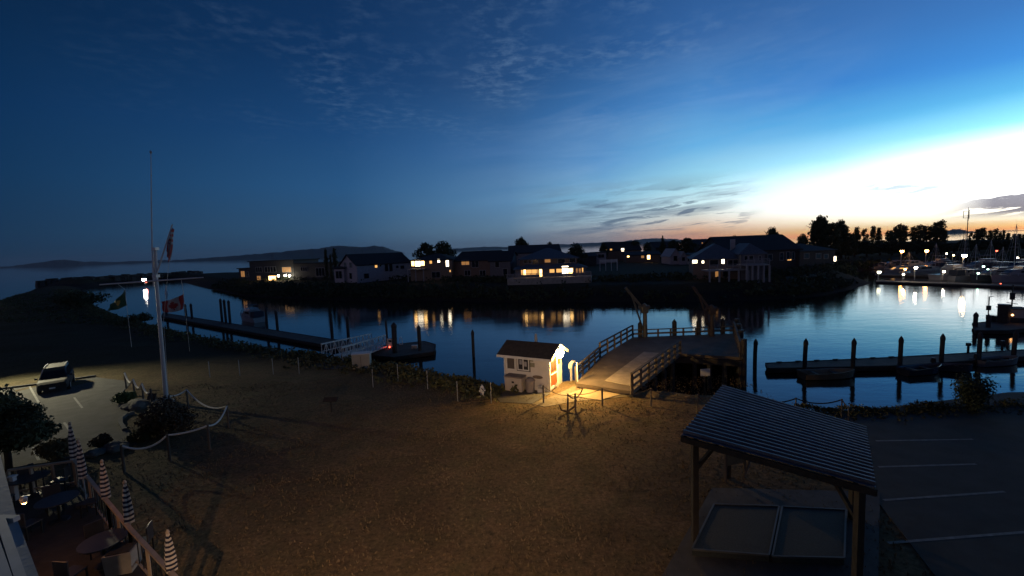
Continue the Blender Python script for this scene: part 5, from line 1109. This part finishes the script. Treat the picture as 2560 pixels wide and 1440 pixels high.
for y in (-.62, .62):
    MB().box((2.21, y, .70), (.12, .30, .15)).build('headlight', mat('lamp_lens', (.7, .7, .7), .12, .05, 3), car, bevel=.02); MB().box((-2.24, y * 1.1, .92), (.08, .16, .26)).build('tail_light', mat('tail_lens', (.25, .01, .01), .2, .1, 3), car)
    MB().box((.95, y * 1.62, 1.12), (.12, .18, .14)).build('mirror', CP, car, bevel=.02)
MB().box((2.32, 0, .62), (.04, .9, .16)).build('grille', BLK, car); MB().box((2.345, 0, .46), (.01, .34, .11)).build('number_plate', WHITE, car)

# ================================================================== lamp that lights the parking lot (just outside the frame at left)
pl_ = Vector((-40.5, 33.5, 0)); t = thing('parking_lamp', 'tall parking lamp at the left end of the lit lot', 'lamp', tuple(pl_))
MB().tube([(0, 0, 0), (0, 0, 6.6)], [.09, .06], 8).build('pole', METAL, t); MB().box((.35, 0, 6.62), (.8, .3, .14)).build('head', METAL, t, bevel=.03); MB().box((.42, 0, 6.53), (.5, .24, .03)).build('lens', mat('lot_lens', (.8, .8, .7), .5, 0, 1, emit=(1, .93, .62), estr=25), t)
plight('lot_light', (.42, 0, 6.40), 7600, (1, .90, .58), .12, spot=138, aim=(5, -6.5, 0), parent=t, blend=.8)

# ================================================================== rope fences
def rope_fence(lbl, tops, drops, post_r=.05, rope_r=.022, postm=WOOD, ropem=ROPE, h_=1.1, second=False, grp='rope fences', ground=0.0):
    """tops are pixels of the post heads; each post a part, each rope span a part"""
    P_ = [G(px, py, ground + h_) for px, py in tops]; t = thing('rope_fence', lbl, 'fence', (P_[0].x, P_[0].y, ground), 0, grp)
    for p in P_: MB().tube([(p.x, p.y, ground - .3), (p.x, p.y, p.z + .04)], post_r, 8).build('post', postm, t, world=True)
    for a, b, d_ in zip(P_, P_[1:], drops):
        MB().tube(sag(a, b, d_, 11), rope_r, 6).build('rope', ropem, t, world=True)
        if second: MB().tube(sag(a - Vector((0, 0, .5)), b - Vector((0, 0, .5)), d_, 11), rope_r, 6).build('rope', ropem, t, world=True)
    return t
rope_fence('white rope fence with three sags beyond the planting bed', [(311, 932), (332, 948), (354, 959), (376, 973)], [.42] * 3, rope_r=.045)
rope_fence('long white rope fence looping round the right of the flagpole', [(422, 990), (466, 974), (567, 1015), (519, 1064), (418, 1088), (303, 1114)], [.12, .5, .3, .08, .34], rope_r=.04, h_=1.15)
DKR = mat('dark_rope', (.05, .04, .03), .9, .2, 12)
rope_fence('low rope fence crossing in front of the lamplit path', [(1358, 965), (1438, 985), (1505, 971)], [.25, .12], .05, .016, ropem=DKR, h_=.95)
rope_fence('rope fence running from the path towards the shelter roof', [(1505, 971), (1627, 972), (1744, 988), (1800, 1000)], [.3, .3, .3], .045, .02, ropem=DKR, h_=.95)
rope_fence('rope fence silhouetted against the water above the shelter roof', [(1940, 1006), (1990, 996), (2105, 999), (2122, 1024)], [.05, .22, .02], .03, .03, ropem=DKR, h_=.9)
rope_fence('thin wire fence along the shore left of the hut', [(521, 905), (596, 901), (680, 898), (745, 896), (930, 925), (993, 912), (1067, 928), (1142, 955), (1226, 958)], [.12] * 8, .022, .008, postm=METAL, ropem=DKR, h_=1.15)
# anchor standing on the lawn in front of the rope
b = G(1419, 1031, 0); t = thing('anchor', 'old iron anchor with chain in front of the lamplit path', 'anchor', tuple(b), .4); AN = mat('rusty_iron', (.06, .04, .028), .8, .3, 6)
MB().tube([(0, 0, .05), (.05, 0, .95)], .05, 8).build('shank', AN, t); MB().tube([(-.5, 0, .5), (-.36, 0, .2), (0, 0, .05), (.4, 0, .24), (.56, 0, .56)], [.03, .05, .06, .05, .03], 8).build('arms', AN, t); MB().tube([(-.15, -.35, .86), (.22, .35, .86)], .035, 8).build('stock', AN, t)
MB().tube(sag((.05, 0, .95), (1.5, .9, .75), .35, 12), .035, 6).build('chain', AN, t)
# signs
def sign(lbl, px, py_base, py_top, wpx, hpx, tilt=0, name='sign', m=WOODD):
    b = G(px, py_base, 0); k = FPX / (b - CAM).dot(fw); H_ = zof(b, py_top); t = thing(name, lbl, 'sign', tuple(b), 0); w_ = wpx / k; h_ = hpx / k
    MB().tube([(0, 0, -.2), (0, 0, H_ - h_ * .6)], .05, 8).build('post', m, t); o = MB().box((0, 0, 0), (w_, .06, h_ * 1.25)).build('panel', m, t, bevel=.01); o.location = (0, -.03, H_ - h_ * .55); o.rotation_euler = (R(-tilt), 0, R(random.uniform(-8, 8))); return t
sign('small dark tilted sign panel on a post by the flagpole', 383, 1015, 984, 22, 14, 25); sign('low dark lectern sign alone on the dry lawn', 829, 1030, 993, 36, 10, 50)

# ================================================================== planting by the flagpole and patio
def bush(name, label, base, r, h_, n, leaf, m, seed, grp=None, k=9, stems=6, cat='bush'):
    t = thing(name, label, cat, tuple(base), 0, grp); bl = [(( random.Random(seed * 31 + i).uniform(-.55, .55) * r, random.Random(seed * 37 + i).uniform(-.55, .55) * r, h_ * random.Random(seed * 41 + i).uniform(.25, .72)), (r * .55, r * .55, h_ * .34), 1) for i in range(k)]
    leafcloud(n, bl, leaf, seed).build('foliage', m, t); mb = MB(); rg_ = random.Random(seed)
    for i in range(stems): a = i * 6.28 / stems; mb.tube([(0.05 * math.cos(a), .05 * math.sin(a), -.1), (math.cos(a) * r * .4, math.sin(a) * r * .4, h_ * .45), (math.cos(a) * r * .7, math.sin(a) * r * .7, h_ * rg_.uniform(.55, .8))], [.03, .02, .008], 5)
    mb.build('stems', BARK, t); return t
bush('round_bush', 'big dark round bush in front of the flagpole', G(413, 1088, 0), 1.25, 1.75, 7000, .07, LEAFC, 3, k=12)
bush('low_bush', 'small green bush at the edge of the planting bed', G(317, 1006, 0), .62, .8, 2200, .06, mat('leaf_green', (.05, .09, .02), .7, .4, 1), 5)
bush('low_bush', 'small dark shrub by the boulder near the end of the rope fence', G(253, 1118, 0), .5, .6, 1500, .055, LEAFC, 6)
bush('grass_clump', 'rounded brown ornamental grass clump behind the patio rail', G(146, 1150, 0), .85, 1.0, 4500, .06, mat('brown_blades', (.10, .075, .03), .9, .3, 1), 7)
bush('low_bush', 'low olive shrub to the left of the big dark bush', G(365, 1095, 0), .7, .5, 2500, .055, LEAFB, 8)
bush('shore_bush', 'tall wispy bush on the shore at the right, against the water', G(2432, 1028, 0), .85, 1.95, 4200, .06, LEAFA, 12, k=14, stems=14)
bush('shore_bush', 'dark pointed bush on the shore at the far left of the bay', G(205, 765, .2), 4.2, 3.6, 2600, .28, LEAFA, 13, k=8)
bush('low_bush', 'small bush on the bank behind the flagpole flags', G(352, 806, .1), 1.5, 1.4, 1200, .14, LEAFA, 14, k=6)
def boulder(lbl, px, py, r, seed, fl=.55):
    b = G(px, py, 0); rg_ = random.Random(seed); bm = __import__('bmesh').new(); __import__('bmesh').ops.create_icosphere(bm, subdivisions=3, radius=r)
    for v in bm.verts:
        c = v.co; k = 1 + .22 * math.sin(c.x * 4 / r + seed) * math.cos(c.y * 3 / r + seed * 2) + .06 * rg_.uniform(-1, 1); v.co = Vector((c.x * k * 1.25, c.y * k, c.z * k * fl))
    me = bpy.data.meshes.new('boulder'); bm.to_mesh(me); bm.free(); me.materials.append(mat('boulder_stone', (.13, .125, .11), .9, .35, 3, bump=.6)); o = bpy.data.objects.new('boulder', me); COL.objects.link(o); o.location = (b.x, b.y, r * fl * .45); prop(o, lbl, 'boulder', 'boulders of the planting beds')
boulder('larger boulder between the green bush and the tilted sign', 352, 1018, .62, 1); boulder('smaller flat boulder left of the larger one by the green bush', 330, 1020, .4, 2)
boulder('boulder near the rope fence end by the patio', 288, 1124, .42, 3); boulder('low boulder just behind the patio corner', 270, 1128, .30, 4); boulder('grey boulder on the left of the patio corner', 236, 1138, .36, 5)
# tree at the lower left
tb = G(22, 1180, 0); t = thing('leafy_tree', 'dark leafy tree leaning in at the lower left beside the building', 'tree', tuple(tb)); ht = zof(tb, 1010)
mb = MB(); mb.tube([(0, 0, -.2), (-.05, .1, ht * .3), (-.3, .2, ht * .6), (-.4, .2, ht * .85)], [.13, .11, .08, .04], 9)
bl = []
for px, py, rr_ in ((-30, 1010, .9), (5, 1025, .85), (20, 1055, .9), (-10, 1085, .9), (50, 1075, .7), (68, 1030, .55), (80, 1060, .6), (95, 1085, .5), (120, 1075, .42), (30, 1100, .7), (60, 1100, .5)):
    v = V(px, py, tb.y + random.uniform(-.6, .6)) - tb; bl.append((tuple(v), (rr_, rr_, rr_ * .75), rr_ ** 2)); mb.tube([(-.2, .2, ht * .45), Vector((-.2, .2, ht * .45)).lerp(v, .6) + Vector((0, 0, .1)), v], [.05, .03, .012], 5)
mb.build('trunk', BARK, t); leafcloud(9000, bl, .085, 44).build('crown', LEAFA, t)

# ================================================================== patio with rail, umbrellas and furniture
RLM = mat('rail_wood', (.38, .30, .22), .6, .2, 3)
def patio_rail(lbl, pts, h_=1.05, n=4, m=RLM):
    P_ = [G(px, py, h_) for px, py in pts]; t = thing('patio_rail', lbl, 'railing', (P_[0].x, P_[0].y, 0), 0, 'patio rails')
    for a, b in zip(P_, P_[1:]):
        MB().beam(a, b, .10, .07).build('top_rail', m, t, world=True); MB().beam(a - Vector((0, 0, .85)), b - Vector((0, 0, .85)), .05, .05).build('lower_rail', m, t, world=True)
        for i in range(n): c = a.lerp(b, i / (n - 1)); MB().beam((c.x, c.y, 0), (c.x, c.y, h_ - .035), .08).build('rail_post', m, t, world=True)
        nb = int((b - a).length / .35); mb = MB()
        for i in range(nb): c = a.lerp(b, (i + .5) / nb); mb.beam((c.x, c.y, .2), (c.x, c.y, h_ - .04), .02)
        mb.build('wire_infill', BLK, t, world=True)
    return t
patio_rail('patio rail along the back edge by the tree', [(20, 1176), (184, 1152)]); patio_rail('long patio rail slanting down toward the viewer', [(186, 1152), (270, 1256), (325, 1322), (420, 1424), (470, 1478)], n=3)
UMB = {}
def umbrella(lbl, top_, bot):
    """closed striped market umbrella; top and bottom of the furled canopy in the picture, standing by the rail"""
    b = G(bot[0], bot[1], 1.0); zt = zof(b, top_[1]); H_ = zt; t = thing('closed_umbrella', lbl, 'umbrella', (b.x, b.y, 0.035), 0, 'closed striped umbrellas on the patio')
    MB().tube([(0, 0, 0), (0, 0, H_ - .05)], .025, 8).build('pole', METAL, t); MB().lathe([(.28, 0), (.28, .07), (.06, .12)], (0, 0, 0), 14).build('base', CONCD, t)
    prof = []; n = 18; L_ = H_ - .95
    for i in range(n + 1):
        k = i / n; prof.append((.115 * math.sin(min(1, (1 - k) * 1.15 + .05) * 1.5) ** .9 * (1 + .05 * math.sin(k * 40)) + .012, 1.0 + L_ * k))
    mb = MB(); N_ = 16; base = 0
    for r_, z in prof:
        for q_ in range(N_): a = 2 * math.pi * q_ / N_; rr = r_ * (1 + .22 * math.cos(a * 4)); mb.v.append((rr * math.cos(a), rr * math.sin(a), z + .015 * math.cos(a * 4)))
    ids = []
    for i in range(n):
        for q_ in range(N_): mb.f.append((i * N_ + q_, i * N_ + (q_ + 1) % N_, (i + 1) * N_ + (q_ + 1) % N_, (i + 1) * N_ + q_)); ids.append(i % 2)
    mb.f.append(tuple(range(N_))[::-1]); mb.f.append(tuple(n * N_ + k for k in range(N_))); ids += [0, 0]
    o = mb.build('canopy', [mat('cream_stripe', (.50, .47, .42), .8, .1, 4), mat('navy_stripe', (.008, .012, .035), .8, .1, 4)], t)
    for p, k in zip(o.data.polygons, ids): p.material_index = k
    MB().lathe([(.02, -.04), (.05, .02), (.02, .09)], (0, 0, H_), 8).build('finial', RLM, t); return t
umbrella('farthest closed striped umbrella, up behind the rail corner', (166, 1062), (186, 1150)); umbrella('closed striped umbrella standing right at the rail corner', (184, 1108), (208, 1196))
umbrella('warmly lit closed umbrella just past the rail corner', (243, 1158), (266, 1246)); umbrella('warmly lit closed umbrella in the middle of the long rail', (294, 1211), (324, 1308)); umbrella('nearest closed umbrella with blue stripes at the bottom of the picture', (384, 1336), (430, 1428))
# tables and chairs on the patio
TBM = mat('patio_table', (.04, .04, .045), .4, .2, 3)
def table_set(lbl, px, py, r=.55):
    b = G(px, py, .035); t = thing('patio_table', lbl, 'table', tuple(b), 0, 'patio tables'); MB().lathe([(r, 0), (r, .035)], (0, 0, .71), 20).build('table_top', TBM, t); MB().tube([(0, 0, 0), (0, 0, .71)], .04, 8).build('column', BLK, t); MB().lathe([(.28, 0), (.25, .03), (.05, .05)], (0, 0, 0), 12).build('foot', BLK, t); return b
def chair(lbl, b, a):
    t = thing('patio_chair', lbl, 'chair', (b.x + math.cos(a) * .85, b.y + math.sin(a) * .85, .035), a + math.pi / 2, 'patio chairs'); MB().box((0, 0, .44), (.46, .46, .04)).build('seat', TBM, t, bevel=.01); MB().box((0, -.22, .70), (.44, .04, .42)).build('backrest', TBM, t, bevel=.01)
    for x in (-.2, .2):
        for y in (-.2, .2): MB().beam((x, y, 0), (x, y, .43), .035).build('leg', BLK, t)
for i, (x, y, w1, w2) in enumerate(((80, 1240, 'far-corner', 'far left patio table'), (150, 1300, 'second', 'patio table below the far corner'), (265, 1412, 'near', 'patio table near the bottom of the picture'))):
    b = table_set(f'round {w1} table on the dim patio', x, y)
    for k, a in enumerate((.4, 2.5, 4.6)): chair(f'{ORD[k]} dark chair, counting anticlockwise, at the {w2}', b, a)
b = G(312, 1420, .035); t = thing('patio_umbrella_base', 'pale square planter box on the near patio', 'planter', tuple(b), .3); MB().box((0, 0, .3), (.6, .6, .6), taper=1.1).build('box', CONC, t); MB().box((0, 0, .61), (.56, .56, .03)).build('soil', WOODD, t)
b = G(40, 1250, .035); t = thing('white_post', 'short white post by the wall on the far patio', 'post', tuple(b)); MB().box((0, 0, .45), (.14, .14, .9)).build('shaft', WHITE, t, bevel=.01); MB().box((0, 0, .92), (.2, .2, .04)).build('cap', WHITE, t)

# ================================================================== own building: lower roof and wall at the left, the rest behind the viewer
cl_ = thing('clubhouse', 'own building with a grey-blue lower roof at the lower left corner', 'building', (-14, 0, 0)); z_ = 3.3
e1, e2, e3 = G(-30, 1020, z_), G(42, 1296, z_), G(112, 1480, z_)
RFB = mat('pale_roofing', (.22, .25, .28), .7, .12, 2, bump=.2)
poly = [(e1.x, e1.y), (e2.x, e2.y), (e3.x, e3.y), (e3.x, -1), (-30, -1), (-30, e1.y)]
MB().prism(poly, z_ - .25, z_).build('lower_roof', RFB, cl_, world=True); ins = [(p[0] - .35 if i < 3 else p[0], p[1] - .2 if i == 0 else p[1]) for i, p in enumerate(poly)]
MB().prism(ins, 0, z_ - .255).build('lower_wall', boards('club_siding', (.28, .26, .23), 'Z', .18, .7, .4), cl_, world=True)
for k in range(3):
    a, b = G(42 - 42 - k * 34, 1296, z_ + .06), G(112 - 50 - k * 36, 1480, z_ + .06); MB().beam(a, b, .13, .12).build('roof_batten', mat('batten_paint', (.34, .36, .38), .6, .1, 2), cl_, world=True)
MB().beam(G(-60, 1297, z_ + .05), G(42, 1297, z_ + .05), .12, .10).build('roof_batten', MATS['batten_paint'], cl_, world=True)
MB().b2(-30, 26, -11, -1.2, 0, 9.6).build('main_wall', MATS['club_siding'], cl_, world=True); MB().b2(-31, 27, -12, -.9, 9.6, 9.9).build('main_roof', RFB, cl_, world=True)
# its wall lamps
def wall_light(px_, y_, z, power, col, r=.1, nm='wall_lamp', spot=100, aim=(0, 10, 0)):
    MB().box((px_, y_ - .12, z), (.22, .2, .3)).build(nm, METAL, cl_, world=True); MB().box((px_, y_ + .02, z - .06), (.16, .06, .2)).build('lamp_glass', mat('amber_glass', (.8, .5, .2), .5, 0, 1, emit=(1, .5, .2), estr=12), cl_, world=True)
    plight('wall_light', (px_, y_ + .28, z - .05), power, col, r, spot=spot, aim=aim, blend=1.0)
wall_light(-3.5, -1.05, 5.2, 5600, (1, .58, .30), spot=80, aim=(-3.2, 7.5, 0)); wall_light(1.5, -1.05, 6.6, 3400, (1, .70, .46), spot=36, aim=(-.4, 24, 1.4)); 
# low warm lamp on the patio side wall
for px_, y_, pw in ((-9.6, 7.6, 45), (-13.2, 11.2, 40)):
    q_ = min(range(2), key=lambda i: 0)
    plight('patio_light', (px_, y_, 2.3), pw, (1, .42, .14), .06)
    MB().lathe([(.03, .12), (.08, .06), (.07, -.06), (.03, -.1)], (px_, y_, 2.42), 8).build('patio_lamp', METAL, cl_, world=True)

# ================================================================== picnic shelter with corrugated roof
Z1, Z2 = 3.25, 2.85
c1, c2, c3, c4 = G(1806, 966, Z1), G(2166, 1071, Z2), G(2190, 1219, Z2), G(1704, 1086, Z1)
sh = thing('picnic_shelter', 'open timber shelter with a corrugated metal roof', 'shelter', ((c1.x + c3.x) / 2, (c1.y + c3.y) / 2, 0))
mb = MB(); NW = 19; NU = NW * 8; NV = 6
for j in range(NV + 1):
    for i in range(NU + 1):
        v_ = i / NU; p = c1.lerp(c4, v_).lerp(c2.lerp(c3, v_), j / NV); ph = (i % 8) / 8; hgt = .07 * (1 if .12 < ph < .5 else 0); mb.v.append((p.x, p.y, p.z + hgt))
for j in range(NV):
    for i in range(NU): a = j * (NU + 1) + i; mb.f.append((a, a + 1, a + NU + 2, a + NU + 1))
ro = mb.build('roof', mat('corrugated_metal', (.10, .105, .13), .48, .3, 1.5, metal=.45), sh, world=True); sm = ro.modifiers.new('s', 'SOLIDIFY'); sm.thickness = .01
for a, b in ((c1, c2), (c2, c3), (c3, c4), (c4, c1)): MB().beam(a - Vector((0, 0, .13)), b - Vector((0, 0, .13)), .06, .16).build('fascia', WOODD, sh, world=True)
ce = (c1 + c2 + c3 + c4) / 4
for c in (c1, c2, c3, c4):
    q_ = c.lerp(ce, .13); pz = c.z - .2; MB().beam((q_.x, q_.y, 0), (q_.x, q_.y, pz),   .16).build('post', WOODD, sh, world=True)
    d_ = (ce - q_); d_.z = 0; d_.normalize(); MB().beam((q_.x, q_.y, pz - .9), (q_.x + d_.x * .9, q_.y + d_.y * .9, pz), .09).build('brace', WOODD, sh, world=True)
for k in (.18, .5, .82):
    a, b = c1.lerp(c4, k), c2.lerp(c3, k); MB().beam(a - Vector((0, 0, .10)), b - Vector((0, 0, .10)), .08, .14).build('rafter', WOODD, sh, world=True)
t = thing('notice_frame', 'wooden noticeboard leaning under the left end of the shelter', 'notice board', tuple(G(1838, 1200, 0)), .3); MB().box((0, 0, .95), (.9, .05, .7)).build('board', mat('faded_board', (.10, .095, .07), .8, .3, 4), t)
for x in (-.42, .42): MB().beam((x, 0, 0), (x, 0, 1.4), .07).build('post', WOOD, t)
MB().beam((.1, -.3, .2), (.7, -.05, .8), .05).build('loose_stick', WOOD, t)

# ================================================================== evening haze over the sea
hz = bpy.data.materials.new('haze'); hz.use_nodes = True; ht_ = hz.node_tree
for n in list(ht_.nodes): ht_.nodes.remove(n)
pv = ht_.nodes.new('ShaderNodeVolumePrincipled'); pv.inputs['Color'].default_value = (.85, .9, 1, 1); pv.inputs['Density'].default_value = 2.2e-5; pv.inputs['Anisotropy'].default_value = .3
oo = ht_.nodes.new('ShaderNodeOutputMaterial'); ht_.links.new(pv.outputs[0], oo.inputs['Volume'])
MB().b2(-25000, 25000, -380, 24000, -9, 420).build('haze', hz, kind='stuff', label='thin evening haze over the sea and hills')
